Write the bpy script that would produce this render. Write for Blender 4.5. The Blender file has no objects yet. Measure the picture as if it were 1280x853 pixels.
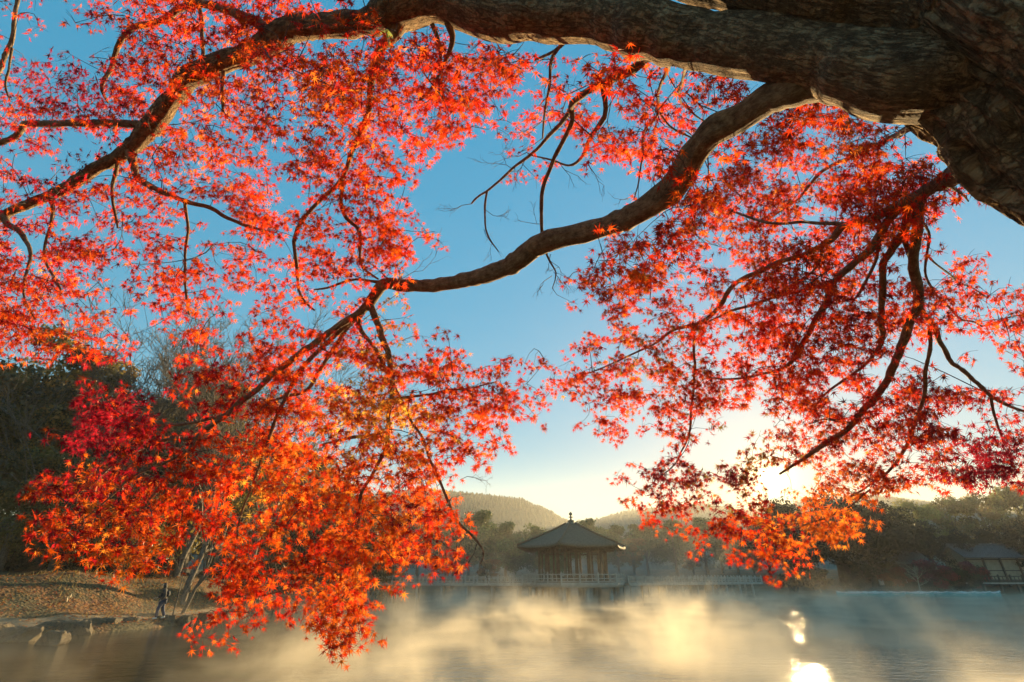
import bpy, bmesh, math, random
import numpy as np
from mathutils import Vector, noise, Matrix

R = math.radians
# ------------------------------------------------------------------ camera, sky, sun, exposure
sc = bpy.context.scene
col = sc.collection
PITCH = R(26.3); CAMZ = 2.3; F = 600.0
cam = bpy.data.cameras.new('camera'); camo = bpy.data.objects.new('camera', cam); col.objects.link(camo)
camo.location = (0, 0, CAMZ); camo.rotation_euler = (R(90) + PITCH, 0, 0)
cam.lens = F / 1280 * 36; cam.sensor_width = 36; cam.clip_start = 0.05; cam.clip_end = 5000
sc.camera = camo
SUN_EL, SUN_AZ = R(9.2), R(27.5)          # azimuth measured from +Y towards +X
SUN = Vector((math.cos(SUN_EL) * math.sin(SUN_AZ), math.cos(SUN_EL) * math.cos(SUN_AZ), math.sin(SUN_EL)))
world = bpy.data.worlds.new('World'); sc.world = world; world.use_nodes = True
wn = world.node_tree.nodes; wl = world.node_tree.links
for n in list(wn): wn.remove(n)
sky = wn.new('ShaderNodeTexSky'); sky.sky_type = 'NISHITA'; sky.sun_disc = False
sky.sun_elevation = SUN_EL; sky.sun_rotation = SUN_AZ
sky.air_density = 1.3; sky.dust_density = 0.3; sky.ozone_density = 3.0
hs = wn.new('ShaderNodeHueSaturation'); hs.inputs['Saturation'].default_value = 3.25; hs.inputs['Hue'].default_value = 0.493
bg = wn.new('ShaderNodeBackground'); bg.inputs['Strength'].default_value = 0.13
gm = wn.new('ShaderNodeGamma'); gm.inputs['Gamma'].default_value = 0.26
wl.new(sky.outputs[0], gm.inputs['Color']); wl.new(gm.outputs[0], hs.inputs['Color']); wl.new(hs.outputs[0], bg.inputs[0])
# the sun's own disc and aureole in the sky
tcw = wn.new('ShaderNodeTexCoord')
dot = wn.new('ShaderNodeVectorMath'); dot.operation = 'DOT_PRODUCT'; dot.inputs[1].default_value = SUN
nrm = wn.new('ShaderNodeVectorMath'); nrm.operation = 'NORMALIZE'
wl.new(tcw.outputs['Generated'], nrm.inputs[0]); wl.new(nrm.outputs[0], dot.inputs[0])
def wmath(op, a, b=None):
    m = wn.new('ShaderNodeMath'); m.operation = op
    for i, v in enumerate((a, b)):
        if v is None: continue
        if isinstance(v, (int, float)): m.inputs[i].default_value = v
        else: wl.new(v, m.inputs[i])
    return m.outputs[0]
ang = wmath('ARCCOSINE', wmath('MINIMUM', dot.outputs['Value'], 1.0))
disc = wmath('MULTIPLY', wmath('LESS_THAN', ang, R(0.6)), 35.0)
au1 = wmath('MULTIPLY', wmath('POWER', 2.718, wmath('MULTIPLY', ang, -1 / R(1.1))), 1.6)
au2 = wmath('MULTIPLY', wmath('POWER', 2.718, wmath('MULTIPLY', ang, -1 / R(7.0))), 0.06)
bg2 = wn.new('ShaderNodeBackground'); bg2.inputs['Color'].default_value = (1, 0.72, 0.30, 1)
wl.new(wmath('ADD', wmath('ADD', disc, au1), au2), bg2.inputs['Strength'])
addw = wn.new('ShaderNodeAddShader'); wl.new(bg.outputs[0], addw.inputs[0]); wl.new(bg2.outputs[0], addw.inputs[1])
wo = wn.new('ShaderNodeOutputWorld'); wl.new(addw.outputs[0], wo.inputs[0])
sl = bpy.data.lights.new('sun', 'SUN'); sl.energy = 5.0; sl.angle = R(0.5); sl.color = (1.0, 0.71, 0.34)
so = bpy.data.objects.new('sun', sl); col.objects.link(so); so.rotation_euler = (-SUN).to_track_quat('-Z', 'Y').to_euler()
sc.view_settings.view_transform = 'Standard'; sc.view_settings.look = 'None'
sc.view_settings.exposure = 1.95; sc.view_settings.gamma = 1; sc.view_settings.use_curve_mapping = False
cy = sc.cycles
cy.use_denoising = True; cy.max_bounces = 7; cy.diffuse_bounces = 3; cy.glossy_bounces = 3
cy.transmission_bounces = 4; cy.volume_bounces = 0; cy.transparent_max_bounces = 8
cy.volume_step_rate = 1.0; cy.volume_max_steps = 256; cy.sample_clamp_indirect = 8; cy.caustics_reflective = True; cy.blur_glossy = 1.5; cy.caustics_refractive = False

SP, CP = math.sin(PITCH), math.cos(PITCH)
def W(px, py, z):
    """a point at a camera depth z seen at photo pixel px,py: used to measure limbs off the photograph"""
    xc = (px - 640) / F * z; yc = (426.5 - py) / F * z
    return Vector((xc, z * CP - yc * SP, CAMZ + z * SP + yc * CP))
def PX(p):
    zc = p[1] * CP + (p[2] - CAMZ) * SP; yc = -p[1] * SP + (p[2] - CAMZ) * CP
    return 640 + F * p[0] / zc, 426.5 - F * yc / zc
def AT(px, Y, Z=1.0):
    zc = Y * CP + (Z - CAMZ) * SP
    return Vector(((px - 640) / F * zc, Y, Z))
def ZAT(py, Y):
    """height of the thing at distance Y whose top shows at pixel row py"""
    t = (426.5 - py) / F
    # yc = t*zc ; -Y SP + h CP = t (Y CP + h SP)
    h = Y * (t * CP + SP) / (CP - t * SP)
    return CAMZ + h

# ------------------------------------------------------------------ helpers
def tag(o, label=None, cat=None, group=None, kind=None):
    if label: o['label'] = label
    if cat: o['category'] = cat
    if group: o['group'] = group
    if kind: o['kind'] = kind
    return o
def thing(name, label, cat, loc=(0, 0, 0), rz=0, group=None):
    o = bpy.data.objects.new(name, None); col.objects.link(o); o.location = loc; o.rotation_euler = (0, 0, rz)
    return tag(o, label, cat, group)
def link(name, me, parent=None, mat=None):
    o = bpy.data.objects.new(name, me); col.objects.link(o)
    if mat: me.materials.append(mat)
    if parent: o.parent = parent
    return o
def mesh_np(name, V, Fc, parent=None, mat=None, colors=None, smooth=False):
    V = np.asarray(V, dtype=np.float32); Fc = np.asarray(Fc, dtype=np.int32)
    me = bpy.data.meshes.new(name); k = Fc.shape[1]
    me.vertices.add(len(V)); me.vertices.foreach_set('co', V.ravel())
    me.loops.add(Fc.size); me.loops.foreach_set('vertex_index', Fc.ravel())
    me.polygons.add(len(Fc)); me.polygons.foreach_set('loop_start', np.arange(0, Fc.size, k, dtype=np.int32))
    me.update(calc_edges=True)
    if smooth: me.polygons.foreach_set('use_smooth', np.ones(len(Fc), dtype=bool))
    if colors is not None:
        a = me.color_attributes.new('Col', 'FLOAT_COLOR', 'POINT')
        c = np.ones((len(V), 4), dtype=np.float32); c[:, :3] = colors
        a.data.foreach_set('color', c.ravel())
    return link(name, me, parent, mat)

class MB:
    """collects boxes, tubes, lathes; build() links them as ONE mesh object"""
    def __init__(s): s.v = []; s.f = []
    def add(s, vs, fs):
        b = len(s.v); s.v += [tuple(x) for x in vs]; s.f += [tuple(b + i for i in f) for f in fs]
    def box(s, c, d, rz=0, taper=1.0):
        cx, cy_, cz = c; dx, dy, dz = d[0] / 2, d[1] / 2, d[2] / 2
        ca, sa = math.cos(rz), math.sin(rz); vs = []
        for k in (-1, 1):
            t = taper if k > 0 else 1
            for (i, j) in ((-1, -1), (1, -1), (1, 1), (-1, 1)):
                x, y = i * dx * t, j * dy * t
                vs.append((cx + x * ca - y * sa, cy_ + x * sa + y * ca, cz + k * dz))
        s.add(vs, [(0, 3, 2, 1), (4, 5, 6, 7), (0, 1, 5, 4), (1, 2, 6, 5), (2, 3, 7, 6), (3, 0, 4, 7)])
    def bar(s, a, b, w, h):
        a = Vector(a); b = Vector(b); d = (b - a); L = d.length; d.normalize()
        side = d.cross(Vector((0, 0, 1)))
        if side.length < 1e-3: side = Vector((1, 0, 0))
        side.normalize(); up = side.cross(d)
        vs = []
        for p in (a, b):
            for (i, j) in ((-1, -1), (1, -1), (1, 1), (-1, 1)):
                vs.append(p + side * (i * w / 2) + up * (j * h / 2))
        s.add(vs, [(0, 1, 2, 3), (7, 6, 5, 4), (0, 4, 5, 1), (1, 5, 6, 2), (2, 6, 7, 3), (3, 7, 4, 0)])
    def tube(s, pts, rad, n=6, cap=True):
        pts = [Vector(p) for p in pts]; up = Vector((0, 0, 1)); vs = []; prev = None
        for i, p in enumerate(pts):
            t = (pts[min(i + 1, len(pts) - 1)] - pts[max(i - 1, 0)]).normalized()
            if prev is None:
                u = t.cross(Vector((0.31, 0.2, 0.93)))
                if u.length < 1e-3: u = t.cross(Vector((1, 0, 0)))
            else: u = prev - t * prev.dot(t)
            u.normalize(); prev = u; w = t.cross(u); r = rad[i] if hasattr(rad, '__len__') else rad
            for k in range(n):
                a = 2 * math.pi * k / n; vs.append(p + (u * math.cos(a) + w * math.sin(a)) * r)
        fs = [(i * n + k, i * n + (k + 1) % n, (i + 1) * n + (k + 1) % n, (i + 1) * n + k) for i in range(len(pts) - 1) for k in range(n)]
        if cap: fs += [tuple(range(n))[::-1], tuple((len(pts) - 1) * n + k for k in range(n))]
        s.add(vs, fs)
    def lathe(s, c, prof, n=12):
        c = Vector(c); vs = [c + Vector((r * math.cos(2 * math.pi * k / n), r * math.sin(2 * math.pi * k / n), z)) for r, z in prof for k in range(n)]
        m = len(prof)
        fs = [(i * n + k, i * n + (k + 1) % n, (i + 1) * n + (k + 1) % n, (i + 1) * n + k) for i in range(m - 1) for k in range(n)]
        fs += [tuple(range(n))[::-1], tuple((m - 1) * n + k for k in range(n))]
        s.add(vs, fs)
    def build(s, name, mat, parent=None, smooth=False):
        me = bpy.data.meshes.new(name); me.from_pydata(s.v, [], s.f); me.update()
        if smooth: me.polygons.foreach_set('use_smooth', [True] * len(me.polygons))
        return link(name, me, parent, mat)
def copy_tree(o, parent=None, depth=0):
    c = o.copy(); col.objects.link(c)
    if parent: c.parent = parent
    for ch in list(o.children): copy_tree(ch, c, depth + 1)
    return c
ORD = ['', 'first', 'second', 'third', 'fourth', 'fifth', 'sixth', 'seventh', 'eighth', 'ninth', 'tenth', 'eleventh', 'twelfth',
       'thirteenth', 'fourteenth', 'fifteenth', 'sixteenth', 'seventeenth', 'eighteenth', 'nineteenth', 'twentieth', 'twenty-first',
       'twenty-second', 'twenty-third', 'twenty-fourth', 'twenty-fifth']
def ordinals(objs, fmt, cat, group):
    objs = sorted(objs, key=lambda o: PX(o.location)[0])
    for i, o in enumerate(objs):
        w = 'leftmost' if i == 0 else ('rightmost' if i == len(objs) - 1 else ORD[i + 1] + ' from the left')
        o['label'] = fmt.format(w); o['category'] = cat; o['group'] = group

# ------------------------------------------------------------------ materials
def newmat(name):
    m = bpy.data.materials.new(name); m.use_nodes = True
    nt = m.node_tree; b = nt.nodes['Principled BSDF']; return m, nt, b
def nd(nt, t, **kw):
    n = nt.nodes.new(t)
    for k, v in kw.items():
        if k.startswith('_'): setattr(n, k[1:], v)
        else: n.inputs[k.replace('__', ' ')].default_value = v
    return n
def ramp(nt, src, stops):
    r = nt.nodes.new('ShaderNodeValToRGB'); e = r.color_ramp.elements
    while len(e) < len(stops): e.new(0.5)
    for i, (p, c) in enumerate(stops): e[i].position = p; e[i].color = (*c, 1)
    nt.links.new(src, r.inputs[0]); return r
def bump(nt, b, src, strength, dist):
    n = nd(nt, 'ShaderNodeBump', Strength=strength, Distance=dist); nt.links.new(src, n.inputs['Height']); nt.links.new(n.outputs[0], b.inputs['Normal']); return n
def rough_mat(name, c1, c2, scale=4, rough=0.85, bs=0.4, bd=0.02, detail=6, coord='Object', c3=None):
    m, nt, b = newmat(name)
    tc = nt.nodes.new('ShaderNodeTexCoord'); n = nd(nt, 'ShaderNodeTexNoise', Scale=scale, Detail=detail, Roughness=0.65)
    nt.links.new(tc.outputs[coord], n.inputs['Vector'])
    st = [(0.35, c1), (0.65, c2)] if c3 is None else [(0.32, c1), (0.5, c2), (0.68, c3)]
    r = ramp(nt, n.outputs['Fac'], st); nt.links.new(r.outputs[0], b.inputs['Base Color']); b.inputs['Roughness'].default_value = rough
    n2 = nd(nt, 'ShaderNodeTexNoise', Scale=scale * 6, Detail=4); nt.links.new(tc.outputs[coord], n2.inputs['Vector'])
    bump(nt, b, n2.outputs['Fac'], bs, bd); return m
def leaf_mat(name, trans=0.55, gloss=0.06, tsat=1.0, objvar=0.0, tmul=1.0):
    m = bpy.data.materials.new(name); m.use_nodes = True; nt = m.node_tree
    for n in list(nt.nodes): nt.nodes.remove(n)
    out = nt.nodes.new('ShaderNodeOutputMaterial'); a = nt.nodes.new('ShaderNodeAttribute'); a.attribute_name = 'Col'
    colr = a.outputs['Color']
    if objvar:
        oi = nt.nodes.new('ShaderNodeObjectInfo'); h = nt.nodes.new('ShaderNodeHueSaturation')
        mr = nd(nt, 'ShaderNodeMapRange'); mr.inputs['To Min'].default_value = 0.5 - objvar; mr.inputs['To Max'].default_value = 0.5 + objvar * 0.6
        nt.links.new(oi.outputs['Random'], mr.inputs['Value']); nt.links.new(mr.outputs[0], h.inputs['Hue'])
        nt.links.new(colr, h.inputs['Color']); colr = h.outputs['Color']
    d = nt.nodes.new('ShaderNodeBsdfDiffuse'); t = nt.nodes.new('ShaderNodeBsdfTranslucent'); g = nd(nt, 'ShaderNodeBsdfGlossy', Roughness=0.4)
    g.inputs['Color'].default_value = (1, 1, 1, 1)
    nt.links.new(colr, d.inputs[0])
    tm = nt.nodes.new('ShaderNodeVectorMath'); tm.operation = 'SCALE'; tm.inputs['Scale'].default_value = tmul
    nt.links.new(colr, tm.inputs[0]); nt.links.new(tm.outputs[0], t.inputs[0])
    mx = nd(nt, 'ShaderNodeMixShader', Fac=trans); nt.links.new(d.outputs[0], mx.inputs[1]); nt.links.new(t.outputs[0], mx.inputs[2])
    mg = nd(nt, 'ShaderNodeMixShader', Fac=gloss); nt.links.new(mx.outputs[0], mg.inputs[1]); nt.links.new(g.outputs[0], mg.inputs[2])
    nt.links.new(mg.outputs[0], out.inputs[0]); return m
def bark_mat(name, dark, mid, light, sc_=9, bd=0.02, strength=0.9, attr=False):
    m, nt, b = newmat(name)
    if attr: tc = nt.nodes.new('ShaderNodeAttribute'); tc.attribute_name = 'bark'; src = tc.outputs['Vector']
    else: tc = nt.nodes.new('ShaderNodeTexCoord'); src = tc.outputs['Object']
    mp = nt.nodes.new('ShaderNodeMapping'); mp.inputs['Scale'].default_value = (1, 1, 0.32); nt.links.new(src, mp.inputs[0])
    w = nd(nt, 'ShaderNodeTexNoise', Scale=sc_ * 0.5, Detail=4); nt.links.new(mp.outputs[0], w.inputs['Vector'])
    dm = nt.nodes.new('ShaderNodeVectorMath'); dm.operation = 'MULTIPLY_ADD'; dm.inputs[1].default_value = (1.2 / sc_,) * 3
    nt.links.new(w.outputs['Color'], dm.inputs[0]); nt.links.new(mp.outputs[0], dm.inputs[2])
    n = nd(nt, 'ShaderNodeTexNoise', Scale=sc_ * 1.4, Detail=8, Roughness=0.62); nt.links.new(dm.outputs[0], n.inputs['Vector'])
    ab = nt.nodes.new('ShaderNodeMath'); ab.operation = 'SUBTRACT'; ab.inputs[1].default_value = 0.5; nt.links.new(n.outputs['Fac'], ab.inputs[0])
    ac = nt.nodes.new('ShaderNodeMath'); ac.operation = 'ABSOLUTE'; nt.links.new(ab.outputs[0], ac.inputs[0])
    crack = nd(nt, 'ShaderNodeMapRange'); crack.inputs['From Max'].default_value = 0.07; nt.links.new(ac.outputs[0], crack.inputs['Value'])
    mp2 = nt.nodes.new('ShaderNodeMapping'); mp2.inputs['Scale'].default_value = (0.5, 0.5, 1.6); nt.links.new(src, mp2.inputs[0])
    ring = nd(nt, 'ShaderNodeTexNoise', Scale=sc_ * 1.2, Detail=6); nt.links.new(mp2.outputs[0], ring.inputs['Vector'])
    n3 = nd(nt, 'ShaderNodeTexNoise', Scale=14, Detail=12, Roughness=0.8); nt.links.new(src, n3.inputs['Vector'])
    r = ramp(nt, n3.outputs['Fac'], [(0.36, dark), (0.5, mid), (0.66, light)])
    r2 = ramp(nt, crack.outputs[0], [(0.0, (0.5, 0.47, 0.44)), (0.7, (1, 1, 1))])
    mx = nt.nodes.new('ShaderNodeMix'); mx.data_type = 'RGBA'; mx.blend_type = 'MULTIPLY'; mx.inputs[0].default_value = 0.8
    nt.links.new(r.outputs[0], mx.inputs[6]); nt.links.new(r2.outputs[0], mx.inputs[7]); nt.links.new(mx.outputs[2], b.inputs['Base Color'])
    b.inputs['Roughness'].default_value = 0.9; b.inputs['Specular IOR Level'].default_value = 0.2
    ad = nt.nodes.new('ShaderNodeMath'); ad.operation = 'MULTIPLY_ADD'; ad.inputs[1].default_value = 0.5
    nt.links.new(crack.outputs[0], ad.inputs[0]); nt.links.new(ring.outputs['Fac'], ad.inputs[2])
    a2 = nt.nodes.new('ShaderNodeMath'); a2.operation = 'ADD'; nt.links.new(ad.outputs[0], a2.inputs[0]); nt.links.new(n.outputs['Fac'], a2.inputs[1])
    bump(nt, b, a2.outputs[0], strength, bd); return m
def plain(name, c, rough=0.6, metal=0):
    m, nt, b = newmat(name); tc = nt.nodes.new('ShaderNodeTexCoord'); n = nd(nt, 'ShaderNodeTexNoise', Scale=6.0, Detail=5)
    nt.links.new(tc.outputs['Object'], n.inputs['Vector'])
    r = ramp(nt, n.outputs['Fac'], [(0.3, tuple(x * 0.75 for x in c)), (0.7, tuple(min(1, x * 1.15) for x in c))])
    nt.links.new(r.outputs[0], b.inputs['Base Color']); b.inputs['Roughness'].default_value = rough; b.inputs['Metallic'].default_value = metal
    return m
M = {}
M['bark'] = bark_mat('maple_bark', (0.12, 0.078, 0.048), (0.27, 0.185, 0.11), (0.42, 0.31, 0.18), 26, 0.035, 1.0, True)
M['bark_fine'] = bark_mat('branch_bark', (0.08, 0.055, 0.035), (0.19, 0.135, 0.085), (0.32, 0.24, 0.15), 34, 0.006, 0.7, True)
M['twig'] = plain('twig_bark', (0.07, 0.045, 0.04), 0.8)
M['maple_leaf'] = leaf_mat('maple_leaves', 0.62, 0.012, tmul=0.76)
M['far_leaf'] = leaf_mat('far_leaves', 0.4, 0.03, objvar=0.03)
M['olive_leaf'] = leaf_mat('olive_leaves', 0.4, 0.03, objvar=0.02)
M['wood_bark'] = bark_mat('forest_bark', (0.06, 0.05, 0.04), (0.13, 0.11, 0.09), (0.22, 0.20, 0.17), 5, 0.03, 0.7)
M['pale_bark'] = plain('pale_bark', (0.34, 0.31, 0.26), 0.85)
M['stone'] = rough_mat('edging_stone', (0.035, 0.03, 0.02), (0.13, 0.10, 0.065), 5.0, 0.9, 1.0, 0.12, c3=(0.07, 0.065, 0.03))
M['concrete'] = rough_mat('weathered_concrete', (0.30, 0.28, 0.24), (0.44, 0.42, 0.37), 2.0, 0.85, 0.3, 0.01)
M['old_wood'] = rough_mat('weathered_timber', (0.11, 0.075, 0.05), (0.21, 0.15, 0.10), 3.0, 0.75, 0.4, 0.01)
M['dark_wood'] = rough_mat('dark_timber', (0.035, 0.025, 0.02), (0.08, 0.055, 0.04), 3.0, 0.7, 0.3, 0.01)
M['thatch'] = rough_mat('bark_shingle', (0.085, 0.055, 0.032), (0.16, 0.105, 0.062), 5.0, 0.85, 0.7, 0.03)
M['bronze'] = plain('bronze_finial', (0.16, 0.17, 0.13), 0.5, 0.6)
M['tile'] = rough_mat('grey_roof_tile', (0.05, 0.05, 0.055), (0.12, 0.12, 0.125), 4.0, 0.5, 0.3, 0.01)
M['plaster'] = rough_mat('cream_plaster', (0.22, 0.185, 0.13), (0.30, 0.26, 0.19), 1.5, 0.85, 0.1, 0.005)
M['white'] = plain('white_paint', (0.72, 0.72, 0.70), 0.5)
M['turquoise'] = plain('turquoise_paint', (0.06, 0.42, 0.46), 0.35)
M['skin'] = plain('skin', (0.45, 0.28, 0.20), 0.5)
M['jacket'] = plain('black_cloth', (0.018, 0.018, 0.022), 0.8)
M['jeans'] = plain('navy_denim', (0.03, 0.045, 0.09), 0.8)
M['shoe'] = plain('pale_shoe', (0.6, 0.57, 0.5), 0.6)
M['hair'] = plain('dark_hair', (0.015, 0.012, 0.01), 0.5)

# ground: leaf litter, mossy patches and bare soil, darkened to stand in for shadows
def ground_mat():
    m, nt, b = newmat('leaf_litter_ground'); tc = nt.nodes.new('ShaderNodeTexCoord')
    v = nd(nt, 'ShaderNodeTexVoronoi', Scale=7.0); nt.links.new(tc.outputs['Object'], v.inputs['Vector'])
    leaf = ramp(nt, v.outputs['Color'], [(0.15, (0.05, 0.022, 0.01)), (0.4, (0.16, 0.07, 0.02)), (0.6, (0.27, 0.12, 0.03)), (0.85, (0.11, 0.035, 0.015))])
    n = nd(nt, 'ShaderNodeTexNoise', Scale=0.45, Detail=6, Roughness=0.7); nt.links.new(tc.outputs['Object'], n.inputs['Vector'])
    n2 = nd(nt, 'ShaderNodeTexNoise', Scale=9.0, Detail=6); nt.links.new(tc.outputs['Object'], n2.inputs['Vector'])
    moss_shade = ramp(nt, n2.outputs['Fac'], [(0.3, (0.03, 0.024, 0.010)), (0.7, (0.10, 0.075, 0.024))])  # mossy tone, kept dark in place of cast shadows on the bank
    f = ramp(nt, n.outputs['Fac'], [(0.46, (0, 0, 0)), (0.58, (1, 1, 1))])
    mx = nt.nodes.new('ShaderNodeMix'); mx.data_type = 'RGBA'
    nt.links.new(f.outputs[0], mx.inputs[0]); nt.links.new(moss_shade.outputs[0], mx.inputs[6]); nt.links.new(leaf.outputs[0], mx.inputs[7])
    nt.links.new(mx.outputs[2], b.inputs['Base Color']); b.inputs['Roughness'].default_value = 0.95
    ad = nt.nodes.new('ShaderNodeMath'); ad.operation = 'ADD'; nt.links.new(v.outputs['Distance'], ad.inputs[0]); nt.links.new(n2.outputs['Fac'], ad.inputs[1])
    bump(nt, b, ad.outputs[0], 0.8, 0.06); return m
M['ground'] = ground_mat()
M['path'] = rough_mat('sandy_path', (0.13, 0.095, 0.06), (0.20, 0.15, 0.09), 3.0, 0.95, 0.5, 0.02, c3=(0.18, 0.085, 0.03))
def water_mat():
    m, nt, b = newmat('pond_water'); tc = nt.nodes.new('ShaderNodeTexCoord')
    b.inputs['Base Color'].default_value = (0.035, 0.034, 0.022, 1); b.inputs['Roughness'].default_value = 0.11; b.inputs['IOR'].default_value = 1.33
    mp = nt.nodes.new('ShaderNodeMapping'); mp.inputs['Scale'].default_value = (1, 1.6, 1); nt.links.new(tc.outputs['Object'], mp.inputs[0])
    n = nd(nt, 'ShaderNodeTexNoise', Scale=1.6, Detail=5, Roughness=0.55); nt.links.new(mp.outputs[0], n.inputs['Vector'])
    n2 = nd(nt, 'ShaderNodeTexNoise', Scale=9.0, Detail=3); nt.links.new(mp.outputs[0], n2.inputs['Vector'])
    ad = nt.nodes.new('ShaderNodeMath'); ad.operation = 'MULTIPLY_ADD'; ad.inputs[1].default_value = 0.2
    nt.links.new(n2.outputs['Fac'], ad.inputs[0]); nt.links.new(n.outputs['Fac'], ad.inputs[2])
    bump(nt, b, ad.outputs[0], 0.5, 0.05); return m
M['water'] = water_mat()

# ------------------------------------------------------------------ the air: haze box and mist over the pond
def volume_box(name, lo, hi, build):
    mb = MB(); c = [(a + b) / 2 for a, b in zip(lo, hi)]; d = [b - a for a, b in zip(lo, hi)]
    mb.box((0, 0, 0), d); m = bpy.data.materials.new(name); m.use_nodes = True; nt = m.node_tree
    for n in list(nt.nodes): nt.nodes.remove(n)
    out = nt.nodes.new('ShaderNodeOutputMaterial'); pv = nt.nodes.new('ShaderNodeVolumePrincipled'); nt.links.new(pv.outputs[0], out.inputs['Volume'])
    build(nt, pv); o = mb.build(name, m); o.location = c; return o, m
def hz(nt, pv):
    pv.inputs['Color'].default_value = (1.0, 0.97, 0.90, 1); pv.inputs['Density'].default_value = 0.0003; pv.inputs['Anisotropy'].default_value = 0.3
o, m = volume_box('haze', (-300, -25, -3), (300, 290, 38), hz); tag(o, kind='stuff')
def mist(nt, pv):
    pv.inputs['Color'].default_value = (1.0, 0.89, 0.70, 1); pv.inputs['Anisotropy'].default_value = 0.15
    L = nt.links; tc = nt.nodes.new('ShaderNodeTexCoord'); gp = nt.nodes.new('ShaderNodeNewGeometry')
    n = nd(nt, 'ShaderNodeTexNoise', Scale=0.26, Detail=4.5, Roughness=0.66, Distortion=0.6)
    mp = nt.nodes.new('ShaderNodeMapping'); mp.inputs['Scale'].default_value = (1.0, 0.75, 0.9)
    L.new(gp.outputs['Position'], mp.inputs[0]); L.new(mp.outputs[0], n.inputs['Vector'])
    sx = nt.nodes.new('ShaderNodeSeparateXYZ'); L.new(gp.outputs['Position'], sx.inputs[0])
    # falls off with height; wisps rise where the noise is high
    def mth(op, a, b=None, c=None):
        q = nt.nodes.new('ShaderNodeMath'); q.operation = op
        for i, v in enumerate((a, b, c)):
            if v is None: continue
            if isinstance(v, (int, float)): q.inputs[i].default_value = v
            else: L.new(v, q.inputs[i])
        return q.outputs[0]
    hgt = mth('POWER', 2.718, mth('MULTIPLY', sx.outputs['Z'], -1.1))
    wis = mth('MAXIMUM', mth('SUBTRACT', n.outputs['Fac'], mth('MULTIPLY_ADD', sx.outputs['Z'], 0.06, 0.465)), 0.0)
    lf = mth('MINIMUM', mth('MAXIMUM', mth('MULTIPLY_ADD', sx.outputs['X'], 0.09, 1.25), 0.12), 1.0)
    lf = mth('MULTIPLY', lf, mth('MINIMUM', mth('MAXIMUM', mth('MULTIPLY_ADD', sx.outputs['X'], -0.05, 2.0), 0.35), 1.0))
    e1 = mth('MINIMUM', mth('MAXIMUM', mth('MULTIPLY', mth('SUBTRACT', 3.6, sx.outputs['Z']), 1.0), 0.0), 1.0)
    L.new(mth('MULTIPLY', mth('MULTIPLY', mth('MULTIPLY', wis, hgt), lf), mth('MULTIPLY', e1, 2.2)), pv.inputs['Density'])
o, m = volume_box('mist', (-40, 5, 0.012), (75, 84, 3.6), mist); tag(o, kind='stuff')
o['label'] = 'pale gold steam rising off the pond'
def fog(nt, pv):
    pv.inputs['Color'].default_value = (0.96, 0.98, 0.92, 1); pv.inputs['Anisotropy'].default_value = 0.3
    L = nt.links; gp = nt.nodes.new('ShaderNodeNewGeometry'); sx = nt.nodes.new('ShaderNodeSeparateXYZ'); L.new(gp.outputs['Position'], sx.inputs[0])
    def mr(out, a, b, lo=0.0, hi=1.0):
        q = nt.nodes.new('ShaderNodeMapRange'); q.interpolation_type = 'SMOOTHSTEP'; L.new(sx.outputs[out], q.inputs['Value'])
        for k, v in zip(('From Min', 'From Max', 'To Min', 'To Max'), (a, b, lo, hi)): q.inputs[k].default_value = v
        return q.outputs[0]
    def mul(a, b):
        q = nt.nodes.new('ShaderNodeMath'); q.operation = 'MULTIPLY'
        for i, v in enumerate((a, b)):
            if isinstance(v, float): q.inputs[i].default_value = v
            else: L.new(v, q.inputs[i])
        return q.outputs[0]
    near = mul(mul(mul(mr('Z', 12.5, 0.0), mr('Y', 64, 84)), mul(mr('X', 44, 28), mr('X', -45, -25))), 0.0075)
    far = mul(mul(mr('Z', 42, 4), mr('Y', 112, 150)), 0.0052)
    a = nt.nodes.new('ShaderNodeMath'); a.operation = 'ADD'; L.new(near, a.inputs[0]); L.new(far, a.inputs[1]); L.new(a.outputs[0], pv.inputs['Density'])
o, m = volume_box('fog_bank', (-180, 62, 0.02), (190, 250, 36), fog); tag(o, 'golden fog lying before the far bank trees', 'fog', kind='stuff')

# ------------------------------------------------------------------ terrain and pond
POND = np.array([(-6, 1.6), (-14, 5), (-21, 11), (-25, 17), (-22.6, 21.5), (-20.5, 24.2), (-18.6, 27.6), (-18.2, 31), (-17.6, 38), (-17.4, 50), (-21, 60), (-27, 70),
                 (-22, 80), (-5, 86), (20, 86), (40, 82), (60, 79.5), (75, 79), (88, 74), (92, 50), (60, 18), (25, 5), (9, 2.2), (3, 1.2), (-2, 1.1)], dtype=float)
def sdist(P):
    """signed distance to the shoreline, positive on land"""
    A = POND; B = np.roll(POND, -1, 0); d = np.full(len(P), 1e9); inside = np.zeros(len(P), bool)
    for a, b in zip(A, B):
        ab = b - a; t = np.clip(((P - a) @ ab) / (ab @ ab), 0, 1); q = a + t[:, None] * ab; d = np.minimum(d, np.hypot(*(P - q).T))
        c = ((a[1] > P[:, 1]) != (b[1] > P[:, 1])); x = (b[0] - a[0]) * (P[:, 1] - a[1]) / (b[1] - a[1] + 1e-12) + a[0]; inside ^= c & (P[:, 0] < x)
    return np.where(inside, -d, d)
def sst(a, b, x): t = np.clip((x - a) / (b - a), 0, 1); return t * t * (3 - 2 * t)
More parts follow.
